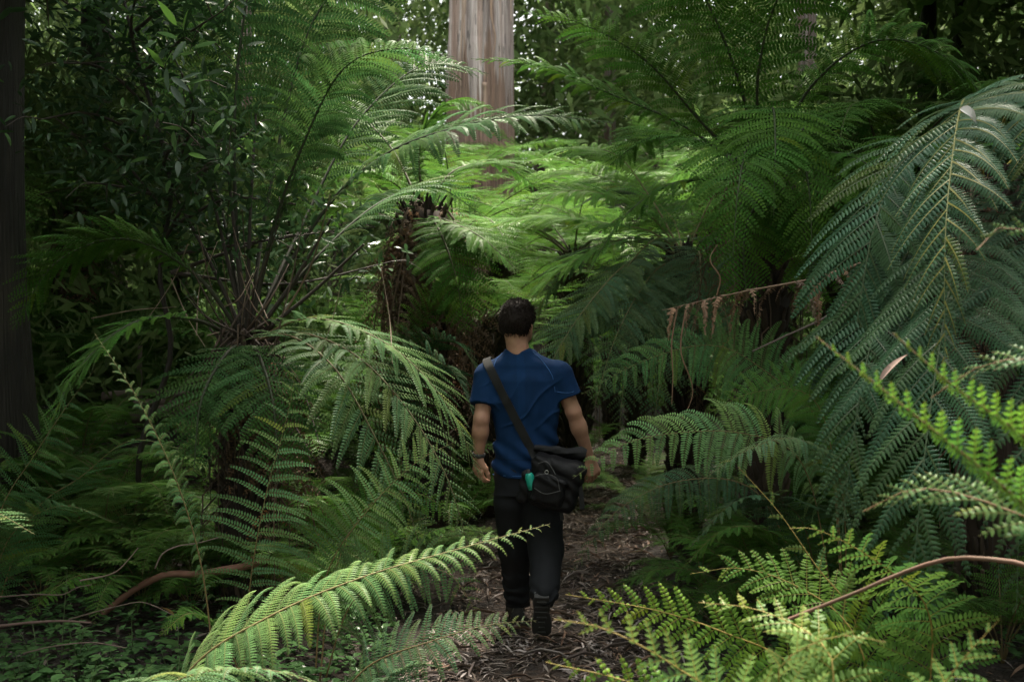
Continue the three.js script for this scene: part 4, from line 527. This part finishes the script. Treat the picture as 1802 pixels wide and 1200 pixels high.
// ---------------------------------------------------------------- the walker
function surfaceNets(f, lo, hi, cell, color) {          // smooth surface of the field f = 0
  const n = [0, 1, 2].map((k) => Math.ceil((hi.getComponent(k) - lo.getComponent(k)) / cell) + 1), [nx, ny, nz] = n, F = new Float32Array(nx * ny * nz), id = (i, j, k) => (k * ny + j) * nx + i;
  for (let k = 0; k < nz; k++) for (let j = 0; j < ny; j++) for (let i = 0; i < nx; i++) F[id(i, j, k)] = f(lo.x + i * cell, lo.y + j * cell, lo.z + k * cell);
  const cellAt = new Int32Array(nx * ny * nz).fill(-1), P = [], N = [], C = [], I = [], E = [[0, 1], [2, 3], [4, 5], [6, 7], [0, 2], [1, 3], [4, 6], [5, 7], [0, 4], [1, 5], [2, 6], [3, 7]], e = cell * 0.5;
  for (let k = 0; k < nz - 1; k++) for (let j = 0; j < ny - 1; j++) for (let i = 0; i < nx - 1; i++) {
    const v = []; let m = 0; for (let c = 0; c < 8; c++) { v.push(F[id(i + (c & 1), j + ((c >> 1) & 1), k + (c >> 2))]); if (v[c] < 0) m++; }
    if (m === 0 || m === 8) continue;
    let x = 0, y = 0, z = 0, q = 0; for (const [a, b] of E) if ((v[a] < 0) !== (v[b] < 0)) { const t = v[a] / (v[a] - v[b]); x += lerp(a & 1, b & 1, t); y += lerp((a >> 1) & 1, (b >> 1) & 1, t); z += lerp(a >> 2, b >> 2, t); q++; }
    const X = lo.x + (i + x / q) * cell, Y = lo.y + (j + y / q) * cell, Z = lo.z + (k + z / q) * cell; cellAt[id(i, j, k)] = P.length / 3; P.push(X, Y, Z);
    const g = V(f(X + e, Y, Z) - f(X - e, Y, Z), f(X, Y + e, Z) - f(X, Y - e, Z), f(X, Y, Z + e) - f(X, Y, Z - e)).normalize(); N.push(g.x, g.y, g.z); const c = color ? color(X, Y, Z) : [1, 1, 1]; C.push(...c);
  }
  const quad = (a, b, c, d, flip) => { if (a < 0 || b < 0 || c < 0 || d < 0) return; flip ? I.push(a, c, b, a, d, c) : I.push(a, b, c, a, c, d); };
  for (let k = 1; k < nz - 1; k++) for (let j = 1; j < ny - 1; j++) for (let i = 1; i < nx - 1; i++) {
    const s = F[id(i, j, k)] < 0;
    if (s !== F[id(i + 1, j, k)] < 0) quad(cellAt[id(i, j - 1, k - 1)], cellAt[id(i, j, k - 1)], cellAt[id(i, j, k)], cellAt[id(i, j - 1, k)], !s);
    if (s !== F[id(i, j + 1, k)] < 0) quad(cellAt[id(i - 1, j, k - 1)], cellAt[id(i - 1, j, k)], cellAt[id(i, j, k)], cellAt[id(i, j, k - 1)], !s);
    if (s !== F[id(i, j, k + 1)] < 0) quad(cellAt[id(i - 1, j - 1, k)], cellAt[id(i, j - 1, k)], cellAt[id(i, j, k)], cellAt[id(i - 1, j, k)], !s);
  }
  const g = new THREE.BufferGeometry(); g.setAttribute('position', new THREE.Float32BufferAttribute(P, 3)); g.setAttribute('normal', new THREE.Float32BufferAttribute(N, 3)); g.setAttribute('color', new THREE.Float32BufferAttribute(C, 3)); g.setIndex(I); return g;
}
const cap = (a, b, ra, rb) => { const bx = b.x - a.x, by = b.y - a.y, bz = b.z - a.z, l = bx * bx + by * by + bz * bz; return (x, y, z) => { const dx = x - a.x, dy = y - a.y, dz = z - a.z, t = clamp((dx * bx + dy * by + dz * bz) / l, 0, 1); return Math.hypot(dx - bx * t, dy - by * t, dz - bz * t) - (ra + (rb - ra) * t); }; };
const ell = (c, X, Y, Z, rx, ry, rz) => (x, y, z) => { const dx = x - c.x, dy = y - c.y, dz = z - c.z, a = dx * X.x + dy * X.y + dz * X.z, b = dx * Y.x + dy * Y.y + dz * Y.z, e = dx * Z.x + dy * Z.y + dz * Z.z, k0 = Math.hypot(a / rx, b / ry, e / rz), k1 = Math.hypot(a / rx / rx, b / ry / ry, e / rz / rz); return k1 > 1e-9 ? k0 * (k0 - 1) / k1 : -Math.min(rx, ry, rz); };
const smin = (a, b, k) => { const h = Math.max(k - Math.abs(a - b), 0) / k; return Math.min(a, b) - h * h * k * 0.25; };
const join = (k, list) => (x, y, z) => { let d = 1e9; for (const f of list) d = smin(d, f(x, y, z), k); return d; };
const keys = (t, y) => { for (let k = 1; k < t.length; k++) if (y <= t[k][0]) { const q = clamp((y - t[k - 1][0]) / (t[k][0] - t[k - 1][0]), 0, 1), s = q * q * (3 - 2 * q); return t[k].map((v, i) => lerp(t[k - 1][i], v, s)); } return t[t.length - 1]; };
const stack = (t) => (x, y, z) => { const [, cx, cz, a, b] = keys(t, clamp(y, t[0][0], t[t.length - 1][0])), d = (Math.hypot((x - cx) / a, (z - cz) / b) - 1) * Math.min(a, b) * 1.05, over = Math.max(t[0][0] - y, y - t[t.length - 1][0]); return over > 0 ? Math.hypot(Math.max(d, 0), over) : d; };
{
  const W = 5.35, person = thing('person', 'person in blue t-shirt and black trousers walking away along the track', 'person', V(0.07, 0, -W)), base = person.position;
  const put = (name, g, m, parent = person) => { g.translate(-base.x, -base.y, -base.z); return mesh(name, g, m, parent); };
  const J = { neck: px(912, 626, W), sL: px(858, 664, W), sR: px(984, 661, W), eL: px(847, 738, W - 0.06), wL: px(842, 803, W - 0.02), eR: px(1009, 724, W), wR: px(1038, 808, W + 0.1), hL: px(902, 882, W + 0.02), hR: px(956, 882, W), kL: px(905, 966, W + 0.13), aL: px(911, 1062, W + 0.26), kR: px(961, 966, W - 0.04), aR: px(957, 1044, W - 0.22) };
  // head frame: turned a little to one side and tipped back
  const hf = V(0.62, 0.16, -1).normalize(), hs = V().crossVectors(hf, V(0.06, 1, 0)).normalize(), hu = V().crossVectors(hs, hf), hc = px(911, 569, W), at = (s, u, f) => hc.clone().addScaledVector(hs, s).addScaledVector(hu, u).addScaledVector(hf, f);
  const head = join(0.02, [ell(hc, hs, hu, hf, 0.078, 0.105, 0.098), ell(at(0, -0.066, 0.038), hs, hu, hf, 0.056, 0.054, 0.062), cap(at(0, 0.005, 0.096), at(0, -0.035, 0.117), 0.008, 0.013), cap(at(0, -0.05, -0.03), J.neck.clone().add(V(0.01, -0.03, 0)), 0.056, 0.064), cap(at(-0.02, -0.07, 0.094), at(0.02, -0.07, 0.094), 0.008, 0.008), cap(at(-0.045, 0.03, 0.08), at(0.045, 0.03, 0.08), 0.01, 0.01)]);
  const ears = join(0.008, [ell(at(0.082, -0.012, -0.006), hs, hu, hf, 0.011, 0.034, 0.02), ell(at(-0.082, -0.012, -0.006), hs, hu, hf, 0.011, 0.034, 0.02)]), eyes = join(0.002, [ell(at(0.033, 0.006, 0.082), hs, hu, hf, 0.013, 0.011, 0.012), ell(at(-0.033, 0.006, 0.082), hs, hu, hf, 0.013, 0.011, 0.012)]);
  const skull = (x, y, z) => Math.min(smin(head(x, y, z), ears(x, y, z), 0.01), eyes(x, y, z));
  const arm = (s, e, w) => [cap(s, e, 0.053, 0.04), cap(e, e.clone().lerp(w, 0.35), 0.041, 0.043), cap(e.clone().lerp(w, 0.3), w, 0.043, 0.027)];
  const hand = (w, dir, back, thumb, curl) => {
    const side = V().crossVectors(dir, back).normalize().multiplyScalar(thumb), list = [], q = (v, a) => v.clone().applyAxisAngle(V().crossVectors(dir, back).normalize(), -a), palm = [];
    [[0.03, 0.073], [0.01, 0.08], [-0.011, 0.075], [-0.031, 0.06]].forEach(([o, l], i) => {
      const k = w.clone().addScaledVector(dir, 0.087 - Math.abs(o - 0.008) * 0.25).addScaledVector(side, o); palm.push(cap(w.clone().addScaledVector(side, o * 0.5), k, 0.017, 0.0125));
      let p = k, a = curl * (1 + i * 0.12); for (const [f, r] of [[0.44, 0.0094], [0.31, 0.0086], [0.25, 0.0078]]) { const n = p.clone().addScaledVector(q(dir, a), l * f).addScaledVector(side, o * 0.06); list.push(cap(p, n, r + 0.0006, r)); p = n; a += curl * 1.3; }
    });
    const t0 = w.clone().addScaledVector(dir, 0.025).addScaledVector(side, 0.022), t1 = t0.clone().addScaledVector(dir, 0.036).addScaledVector(side, 0.024).addScaledVector(back, -0.016), t2 = t1.clone().addScaledVector(dir, 0.03).addScaledVector(side, 0.004).addScaledVector(back, -0.012), t3 = t2.clone().addScaledVector(dir, 0.022).addScaledVector(back, -0.008);
    const pf = join(0.014, palm), tf = join(0.006, [cap(t0, t1, 0.017, 0.0125), cap(t1, t2, 0.0115, 0.0105), cap(t2, t3, 0.0105, 0.0088)]), ff = join(0.004, list); return (x, y, z) => smin(smin(pf(x, y, z), tf(x, y, z), 0.01), ff(x, y, z), 0.006);
  };
  const dR = V(0.28, -0.93, -0.12).normalize(), bR = V(0.35, 0.1, 0.93).addScaledVector(dR, -V(0.35, 0.1, 0.93).dot(dR)).normalize(), dL = V(-0.02, -0.98, -0.1).normalize(), bL = V(-0.75, 0, 0.6).addScaledVector(dL, -V(-0.75, 0, 0.6).dot(dL)).normalize();
  const handR = hand(J.wR, dR, bR, 1, 0.45), handL = hand(J.wL, dL, bL, -1, 0.35), foreR = cap(J.eR.clone().lerp(J.wR, 0.86), J.wR, 0.0275, 0.0245), foreL = cap(J.eL.clone().lerp(J.wL, 0.86), J.wL, 0.0275, 0.0245);
  const torsoKeys = [[0.82, 0.078, -W, 0.172, 0.122], [0.9, 0.076, -W, 0.178, 0.122], [1.05, 0.074, -W, 0.17, 0.112], [1.25, 0.067, -W, 0.19, 0.122], [1.34, 0.065, -W, 0.195, 0.118], [1.42, 0.06, -W, 0.15, 0.09], [1.5, 0.045, -W, 0.07, 0.06]];
  const torso = stack(torsoKeys), inner = stack(torsoKeys.map(([y, a, b, c, d]) => [y, a, b, c - 0.016, d - 0.016]));
  const skin = join(0.02, [inner, ...arm(J.sL, J.eL, J.wL), ...arm(J.sR, J.eR, J.wR), cap(px(860, 655, W), J.neck, 0.04, 0.05), cap(px(985, 655, W), J.neck, 0.04, 0.05)]);
  const bx = (c, r) => [c.clone().addScalar(-r), c.clone().addScalar(r)], skinTone = (x, y, z) => { const k = 0.9 + 0.3 * fbm(x * 28, y * 28, z * 28, 4); return [k, k * (0.97 + 0.05 * noise(x * 60, y * 60, z * 60)), k]; };
  const skinMat = new THREE.MeshPhysicalMaterial({ name: 'skin', color: new THREE.Color().setRGB(0.42, 0.23, 0.15), vertexColors: true, roughness: 0.55 });
  const bodyGeo = mergeGeometries([surfaceNets(skin, V(-0.3, 0.8, -W - 0.3), V(0.55, 1.5, -W + 0.25), 0.01, skinTone), surfaceNets((x, y, z) => Math.min(skull(x, y, z)), hc.clone().add(V(-0.15, -0.24, -0.16)), hc.clone().add(V(0.15, 0.13, 0.16)), 0.004, skinTone), surfaceNets((x, y, z) => smin(handR(x, y, z), foreR(x, y, z), 0.015), ...bx(J.wR.clone().addScaledVector(dR, 0.07), 0.16), 0.003, skinTone), surfaceNets((x, y, z) => smin(handL(x, y, z), foreL(x, y, z), 0.015), ...bx(J.wL.clone().addScaledVector(dL, 0.07), 0.16), 0.003, skinTone)]);
  put('body', bodyGeo, skinMat);
  // hair
  const hairShell = ell(at(0, 0.012, -0.004), hs, hu, hf, 0.094, 0.113, 0.108), hair = (x, y, z) => {
    const dx = x - hc.x, dy = y - hc.y, dz = z - hc.z, s = dx * hs.x + dy * hs.y + dz * hs.z, u = dx * hu.x + dy * hu.y + dz * hu.z, f = dx * hf.x + dy * hf.y + dz * hf.z;
    let d = hairShell(x, y, z) + 0.004 * noise(x * 40, y * 24, z * 40) + 0.0025 * noise(x * 130, y * 40, z * 130) - 0.006 * smooth(0.05, 0.11, u);
    const neckIn = smooth(-0.02, -0.11, u) * 0.028; d += neckIn;
    d = Math.max(d, f - (0.035 + 0.55 * Math.max(u, -0.06)), -(u + 0.088 - 0.1 * f * 0.5)); if (Math.abs(s) > 0.05) d = Math.max(d, Math.min(f + 0.012 - 0.25 * u, 0.03 - u) * (f > -0.03 ? 1 : 0.2) - (f > 0 && u > -0.03 ? 0.012 : 0));
    return d;
  };
  const hairMat = new THREE.MeshPhysicalMaterial({ name: 'hair', color: new THREE.Color().setRGB(0.012, 0.008, 0.0065), roughness: 0.6, specularIntensity: 0.25, vertexColors: true });
  const hg = surfaceNets(hair, hc.clone().add(V(-0.16, -0.16, -0.16)), hc.clone().add(V(0.16, 0.18, 0.16)), 0.004), HB = new Build(), hp = hg.attributes.position, hn = hg.attributes.normal;
  for (let k = 0; k < 2600; k++) { const i = Math.floor(rnd() * hp.count), p = V(hp.getX(i), hp.getY(i), hp.getZ(i)), n = V(hn.getX(i), hn.getY(i), hn.getZ(i)), top = smooth(0.0, 0.09, p.clone().sub(hc).dot(hu)), flow = hu.clone().multiplyScalar(lerp(-1, 0.25, top)).addScaledVector(hf, top * 0.5).add(V(jit(0.28), jit(0.2), jit(0.28))).addScaledVector(n, 0.14 + 0.2 * top).normalize(), l = rr(0.01, 0.021); tubeInto(HB, [p.clone().addScaledVector(n, -0.003), p.clone().addScaledVector(flow, l * 0.5).addScaledVector(n, 0.002), p.clone().addScaledVector(flow, l)], 0.0022, 0.0003, shade([1, 1, 1], rr(0.7, 1.6)), 3, 0, false); }
  put('hair', mergeGeometries([hg, HB.geo()]), hairMat);
  // shirt
  const sleeve = (s, e) => cap(s, s.clone().lerp(e, 0.75), 0.076, 0.08), slL = sleeve(J.sL, J.eL), slR = sleeve(J.sR, J.eR), trap = join(0.05, [cap(px(866, 658, W), J.neck, 0.06, 0.045), cap(px(976, 656, W), J.neck, 0.06, 0.045)]);
  const cutL = J.eL.clone().sub(J.sL).normalize(), cutR = J.eR.clone().sub(J.sR).normalize(), lenL = J.eL.distanceTo(J.sL) * 0.68, lenR = J.eR.distanceTo(J.sR) * 0.6;
  const shirt = (x, y, z) => {
    const fold = 0.008 * Math.sin((y * 1.1 + (x - 0.05) * 0.75 + 0.03 * noise(x * 7, y * 7, 2)) * 62 + 3 * noise(x * 5, y * 5)) * smooth(1.2, 0.98, y) * (0.4 + 0.6 * smooth(-0.3, 0.5, noise(x * 6 + 4, y * 6))) + 0.009 * fbm(x * 11, y * 7, z * 11, 3) - 0.009 * Math.pow(1 - Math.abs(Math.sin((y - x * 0.9) * 17 + 2.2 * noise(x * 5, y * 5, 7))), 4) * smooth(-0.1, 0.5, noise(x * 5 + 2, y * 5, 1)) * smooth(1.42, 1.25, y);
    const a = Math.max(slL(x, y, z), (x - J.sL.x) * cutL.x + (y - J.sL.y) * cutL.y + (z - J.sL.z) * cutL.z - lenL), b = Math.max(slR(x, y, z), (x - J.sR.x) * cutR.x + (y - J.sR.y) * cutR.y + (z - J.sR.z) * cutR.z - lenR);
    let d = smin(smin(torso(x, y, z), trap(x, y, z), 0.05), smin(a, b, 0.01), 0.035) + fold; d = Math.max(d, 0.828 + 0.012 * noise(x * 9, 1) - y);
    return Math.max(d, -(Math.hypot((x - 0.038) / 1.05, (y - 1.56) * 1.25, z + W + 0.01) - 0.068));
  };
  const shirtMat = new THREE.MeshPhysicalMaterial({ name: 'blue_knit', vertexColors: true, roughness: 0.85, specularIntensity: 0.3 });
  put('shirt', surfaceNets(shirt, V(-0.35, 0.78, -W - 0.25), V(0.5, 1.56, -W + 0.25), 0.0075, (x, y, z) => { const k = (1 + 0.22 * fbm(x * 34, y * 16, z * 34, 3) + 0.1 * noise(x * 11, y * 7, z * 11)) * (Math.abs(x - 0.045 + (1.5 - y) * -0.02) < 0.02 && y > 1.1 ? 1.25 : 1) * (Math.abs(y - 0.935) < 0.004 ? 0.7 : 1); return [0.004 * k, 0.022 * k, 0.07 * k]; }), shirtMat);
  const eye = V(0, EYE, 0), hit = (x, y, f, off = 0) => { const d = px(x, y, 1).sub(eye).normalize(); let t = 4.6; for (let k = 0; k < 90; k++) { const p = eye.clone().addScaledVector(d, t), v = f(p.x, p.y, p.z) - off; if (v < 0.0006 || t > 6.5) break; t += v * 0.7; } const p = eye.clone().addScaledVector(d, t), h = 0.012; return [p, V(f(p.x + h, p.y, p.z) - f(p.x - h, p.y, p.z), f(p.x, p.y + h, p.z) - f(p.x, p.y - h, p.z), f(p.x, p.y, p.z + h) - f(p.x, p.y, p.z - h)).normalize()]; };
  const seamMat = new THREE.MeshStandardMaterial({ name: 'seam', color: new THREE.Color().setRGB(0.03, 0.11, 0.3), roughness: 0.8 });
  for (const line of [[[938, 619], [950, 630], [962, 645], [972, 662], [977, 690]], [[884, 621], [874, 632], [868, 648], [864, 672]], [[866, 834], [885, 837], [905, 838], [925, 838]], [[979, 689], [990, 691], [1002, 691], [1010, 689]]]) { const B = new Build(); tubeInto(B, curvePts(line.map(([x, y]) => hit(x, y, shirt, 0.001)[0]), 24), 0.0016, 0.0016, [1, 1, 1], 5); put('seam', B.geo(), seamMat); }
  // trousers and shoes
  const legs = join(0.035, [stack([[0.74, 0.08, -W, 0.165, 0.115], [0.84, 0.078, -W, 0.172, 0.118], [0.93, 0.076, -W, 0.165, 0.113]]), cap(J.hL, J.kL, 0.104, 0.084), cap(J.kL, J.aL, 0.084, 0.071), cap(J.hR, J.kR, 0.106, 0.09), cap(J.kR, J.aR, 0.09, 0.074)]);
  const trousers = (x, y, z) => Math.max(legs(x, y, z) + 0.006 * Math.sin(y * 95 + 5 * noise(x * 12, y * 8, z * 12)) * smooth(0.4, 0.18, y) + 0.007 * fbm(x * 9, y * 6, z * 9, 3), 0.07 - y);
  put('trousers', surfaceNets(trousers, V(-0.25, 0.02, -W - 0.45), V(0.42, 0.97, -W + 0.4), 0.009), new THREE.MeshPhysicalMaterial({ name: 'black_cloth', color: new THREE.Color().setRGB(0.01, 0.011, 0.0135), roughness: 0.8, specularIntensity: 0.45 }));
  const rub = new THREE.MeshStandardMaterial({ name: 'rubber', color: new THREE.Color().setRGB(0.03, 0.029, 0.028), roughness: 0.7 }), shoeMat = new THREE.MeshStandardMaterial({ name: 'shoe_leather', color: new THREE.Color().setRGB(0.045, 0.043, 0.042), roughness: 0.6 }), lace = new THREE.MeshStandardMaterial({ name: 'lace', color: new THREE.Color().setRGB(0.2, 0.2, 0.2), roughness: 0.7 });
  const shoeKeys = [[0, 0.034], [0.05, 0.041], [0.12, 0.037], [0.2, 0.05], [0.26, 0.047], [0.295, 0.026]], X = V(1, 0, 0), Y = V(0, 1, 0), Z = V(0, 0, 1);
  const upperF = (x, y, z) => { const l = -z, w = keys(shoeKeys, clamp(l, 0, 0.295))[1] - 0.002, top = lerp(0.115, 0.06, smooth(0.07, 0.24, l)); const a = Math.hypot(Math.max(0, Math.abs(x) - w * 0.5) / (w * 0.5), Math.max(0, y - top * 0.55) / (top * 0.45), Math.max(0, -l - 0.0 + 0.012) / 0.018, Math.max(0, l - 0.27) / 0.024) - 1; const collar = Math.hypot(x / 0.043, (z + 0.06) / 0.055) - 1; return Math.max(smin(a * 0.02, Math.max(collar * 0.04, y - 0.13), 0.02), 0.022 - y, y - 0.135); };
  const shoe = (heel, q, n) => {
    const g = new THREE.Group(); g.name = 'shoe'; person.add(g); g.position.copy(heel).sub(base); g.quaternion.copy(q);
    const s = new THREE.Shape(); shoeKeys.forEach(([l, w], k) => (k ? s.lineTo(w, l) : s.moveTo(w, l))); [...shoeKeys].reverse().forEach(([l, w]) => s.lineTo(-w * 0.95, l));
    const sole = new THREE.ExtrudeGeometry(s, { depth: 0.02, bevelEnabled: true, bevelSize: 0.004, bevelThickness: 0.004, bevelSegments: 2 }); sole.rotateX(-Math.PI / 2); sole.translate(0, 0.004, 0);
    mesh('sole', sole, rub, g); mesh('upper', surfaceNets(upperF, V(-0.07, -0.01, -0.32), V(0.07, 0.16, 0.03), 0.004), shoeMat, g);
    for (let k = 0; k < 7; k++) mesh('tread', new RoundedBoxGeometry(0.05 + 0.02 * Math.sin(k), 0.008, 0.016, 2, 0.003), rub, g).position.set(0, -0.002, -0.03 - k * 0.038);
    const tab = mesh('heel_tab', new RoundedBoxGeometry(0.03, 0.06, 0.008, 2, 0.003), lace, g); tab.position.set(0, 0.075, 0.008); tab.material = new THREE.MeshStandardMaterial({ name: 'heel_fabric', color: new THREE.Color().setRGB(0.06, 0.06, 0.06), roughness: 0.8 });
    for (const e of [-1, 1]) { const B = new Build(); tubeInto(B, [V(0.006 * e, 0.11, 0.014), V(0.022 * e, 0.06, 0.013), V(0.034 * e, 0.03, 0.004)], 0.0018, 0.0018, [1, 1, 1], 5); mesh('trim_cord', B.geo(), lace, g); } return g;
  };
  const hL = px(911, 1088, 5.57); hL.y = 0.012; shoe(hL, new THREE.Quaternion().setFromEuler(new THREE.Euler(0, 0.08, 0)));
  const toe = px(953, 1127, 5.2); toe.y = 0.03; const pitch = -0.98, qR = new THREE.Quaternion().setFromEuler(new THREE.Euler(pitch, -0.03, 0, 'YXZ')); shoe(toe.clone().sub(V(0, 0.0, -0.27).applyQuaternion(qR)), qR);
  const band = new THREE.TorusGeometry(0.029, 0.008, 8, 24); band.scale(1, 1, 1.5); const wb = mesh('wristband', band, rub, person); wb.position.copy(J.eL.clone().lerp(J.wL, 0.96).sub(base)); wb.quaternion.setFromUnitVectors(Z, J.wL.clone().sub(J.eL).normalize());
  // shoulder bag
  const bag = thing('shoulder_bag', 'black shoulder bag with open flap slung across the back of the walker', 'bag', px(978, 850, 5.17)), B0 = bag.position, rel = (p) => p.clone().sub(B0);
  const nylon = new THREE.MeshPhysicalMaterial({ name: 'nylon', color: new THREE.Color().setRGB(0.006, 0.006, 0.007), roughness: 0.6, specularIntensity: 0.4, vertexColors: true }), webbing = new THREE.MeshStandardMaterial({ name: 'webbing', color: new THREE.Color().setRGB(0.006, 0.006, 0.006), roughness: 0.9 }), cord = new THREE.MeshStandardMaterial({ name: 'cord', color: new THREE.Color().setRGB(0.07, 0.07, 0.07), roughness: 0.6 });
  const bagBox = (hx, hy, hz, r, cx = 0, cy = 0, cz = 0) => (x, y, z) => { const X1 = (x - cx) / (1 + 0.6 * (y - cy)), q = [Math.abs(X1) - hx + r, Math.abs(y - cy) - hy + r, Math.abs(z - cz) - hz + r]; return Math.hypot(Math.max(q[0], 0), Math.max(q[1], 0), Math.max(q[2], 0)) + Math.min(Math.max(...q), 0) - r; };
  const crease = (x, y, z) => 0.006 * fbm(x * 16, y * 16, z * 16, 3) + 0.003 * Math.sin((x * 0.6 + y) * 90 + 4 * noise(x * 12, y * 12)), soften = (f) => (x, y, z) => f(x, y, z) + crease(x, y, z);
  const turned = new THREE.Group(); turned.name = 'pouch'; bag.add(turned); turned.rotation.set(0.1, -0.2, -0.2);
  mesh('main_pocket', surfaceNets(soften(bagBox(0.135, 0.135, 0.075, 0.045)), V(-0.2, -0.18, -0.12), V(0.2, 0.18, 0.12), 0.007), nylon, turned);
  mesh('front_pocket', surfaceNets(soften(bagBox(0.085, 0.075, 0.03, 0.022, -0.02, -0.02, 0.085)), V(-0.16, -0.14, 0.03), V(0.12, 0.1, 0.14), 0.006), nylon, turned);
  mesh('side_pocket', surfaceNets(soften(bagBox(0.035, 0.085, 0.035, 0.025, -0.145, -0.05, 0.03)), V(-0.22, -0.17, -0.04), V(-0.08, 0.07, 0.1), 0.006), nylon, turned);
  const flap = new Build(), grid = []; for (let j = 0; j <= 8; j++) for (let i = 0; i <= 16; i++) { const u = i / 16, v = j / 8, lift = 0.045 * smooth(0.55, 1, u) * v; grid.push(flap.v(V(lerp(-0.155, 0.12, u), 0.115 + 0.06 * v * (0.7 + 0.3 * Math.sin(u * 3)) + lift + 0.006 * noise(u * 7, v * 5), -0.07 + 0.045 * Math.sin(v * 2.2) - 0.03 * v + 0.006 * noise(u * 9, v * 6, 3)), [1, 1, 1])); if (i && j) { const a = j * 17 + i; flap.t(grid[a - 18], grid[a - 17], grid[a]); flap.t(grid[a - 18], grid[a], grid[a - 1]); } }
  const fm = nylon.clone(); fm.side = THREE.DoubleSide; mesh('flap', flap.geo(), fm, turned);
  const line = (name, pts, r, m) => { const B = new Build(); tubeInto(B, curvePts(pts, 14), r, r, [1, 1, 1], 5); return mesh(name, B.geo(), m, turned); };
  line('zip_cord', [V(-0.1, 0.04, 0.118), V(-0.05, 0.066, 0.122), V(0.01, 0.06, 0.121), V(0.04, 0.0, 0.118)], 0.002, cord); line('zip_cord', [V(-0.09, -0.02, 0.12), V(-0.03, -0.035, 0.122), V(0.045, 0.0, 0.12)], 0.0017, cord); line('zip_cord', [V(-0.1, 0.1, 0.08), V(-0.06, 0.12, 0.085), V(-0.02, 0.09, 0.09), V(0.0, 0.07, 0.1)], 0.002, cord);
  const buckle = new THREE.TorusGeometry(0.009, 0.002, 6, 16); mesh('ring', buckle, new THREE.MeshStandardMaterial({ name: 'steel', color: 0xb8b8b8, metalness: 1, roughness: 0.3 }), turned).position.set(-0.045, 0.075, 0.113);
  const ribbon = (name, P, N, w, th, parent = bag) => { const B = new Build(), rows = []; P.forEach((p, k) => { const t = V().subVectors(P[Math.min(k + 1, P.length - 1)], P[Math.max(k - 1, 0)]).normalize(), s = V().crossVectors(t, N[k]).normalize(), n = V().crossVectors(s, t); rows.push([[-1, -1], [1, -1], [1, 1], [-1, 1]].map(([a, b]) => B.v(p.clone().addScaledVector(s, a * w / 2).addScaledVector(n, b * th / 2), [1, 1, 1]))); if (k) for (let e = 0; e < 4; e++) { const f = (e + 1) % 4; B.t(rows[k - 1][e], rows[k][e], rows[k - 1][f]); B.t(rows[k][e], rows[k][f], rows[k - 1][f]); } }); return mesh(name, B.geo(), webbing, parent); };
  const P1 = [], N1 = []; for (let k = 0; k <= 26; k++) { const q = k / 26, x = lerp(856, 943, Math.pow(q, 1.05)), y = lerp(634, 806, q), [p, n] = hit(x, y, shirt, 0.005); P1.push(rel(p)); N1.push(n); }
  const over = [px(857, 630, 5.36), px(866, 640, 5.42), px(885, 680, 5.49), px(915, 735, 5.505), px(955, 800, 5.49), px(985, 832, 5.45), px(1000, 835, 5.3), px(1000, 825, 5.2)].map((p) => { for (let k = 0; k < 12; k++) { const h = 0.01, v = shirt(p.x, p.y, p.z); if (v > 0.004) break; p.add(V(shirt(p.x + h, p.y, p.z) - shirt(p.x - h, p.y, p.z), shirt(p.x, p.y + h, p.z) - shirt(p.x, p.y - h, p.z), shirt(p.x, p.y, p.z + h) - shirt(p.x, p.y, p.z - h)).normalize().multiplyScalar(0.006 - v)); } return p; }), oc = curvePts(over, 24);
  P1.unshift(...oc.map(rel).reverse().slice(0)); N1.unshift(...oc.map((p) => { const h = 0.03; return V(shirt(p.x + h, p.y, p.z) - shirt(p.x - h, p.y, p.z), shirt(p.x, p.y + h, p.z) - shirt(p.x, p.y - h, p.z), shirt(p.x, p.y, p.z + h) - shirt(p.x, p.y, p.z - h)).normalize(); }).reverse());
  ribbon('strap', P1, N1, 0.046, 0.004);
  ribbon('loose_strap', [[1012, 832, 5.12], [1020, 850, 5.1], [1023, 870, 5.1], [1025, 896, 5.1]].map((p) => rel(px(...p))), [Z, Z, Z, Z], 0.024, 0.003); ribbon('loose_strap', [[985, 890, 5.13], [988, 903, 5.12], [990, 916, 5.12]].map((p) => rel(px(...p))), [Z, Z, Z], 0.018, 0.003);
  const cup = thing('water_bottle', 'small teal capped bottle in the side pocket of the black bag', 'bottle', px(938, 862, 5.12)), prof = [[0, 0], [0.022, 0.003], [0.024, 0.03], [0.024, 0.07], [0.019, 0.082], [0.016, 0.088], [0, 0.09]].map((a) => new THREE.Vector2(...a)), teal = new THREE.MeshPhysicalMaterial({ name: 'teal_plastic', color: new THREE.Color().setRGB(0.01, 0.3, 0.22), roughness: 0.4 });
  cup.rotation.z = 0.25; mesh('flask', new THREE.LatheGeometry(prof, 24), teal, cup); const lid = mesh('lid', new THREE.CylinderGeometry(0.009, 0.012, 0.02, 16), rub, cup); lid.position.y = 0.098;
}

renderer.render(scene, camera);
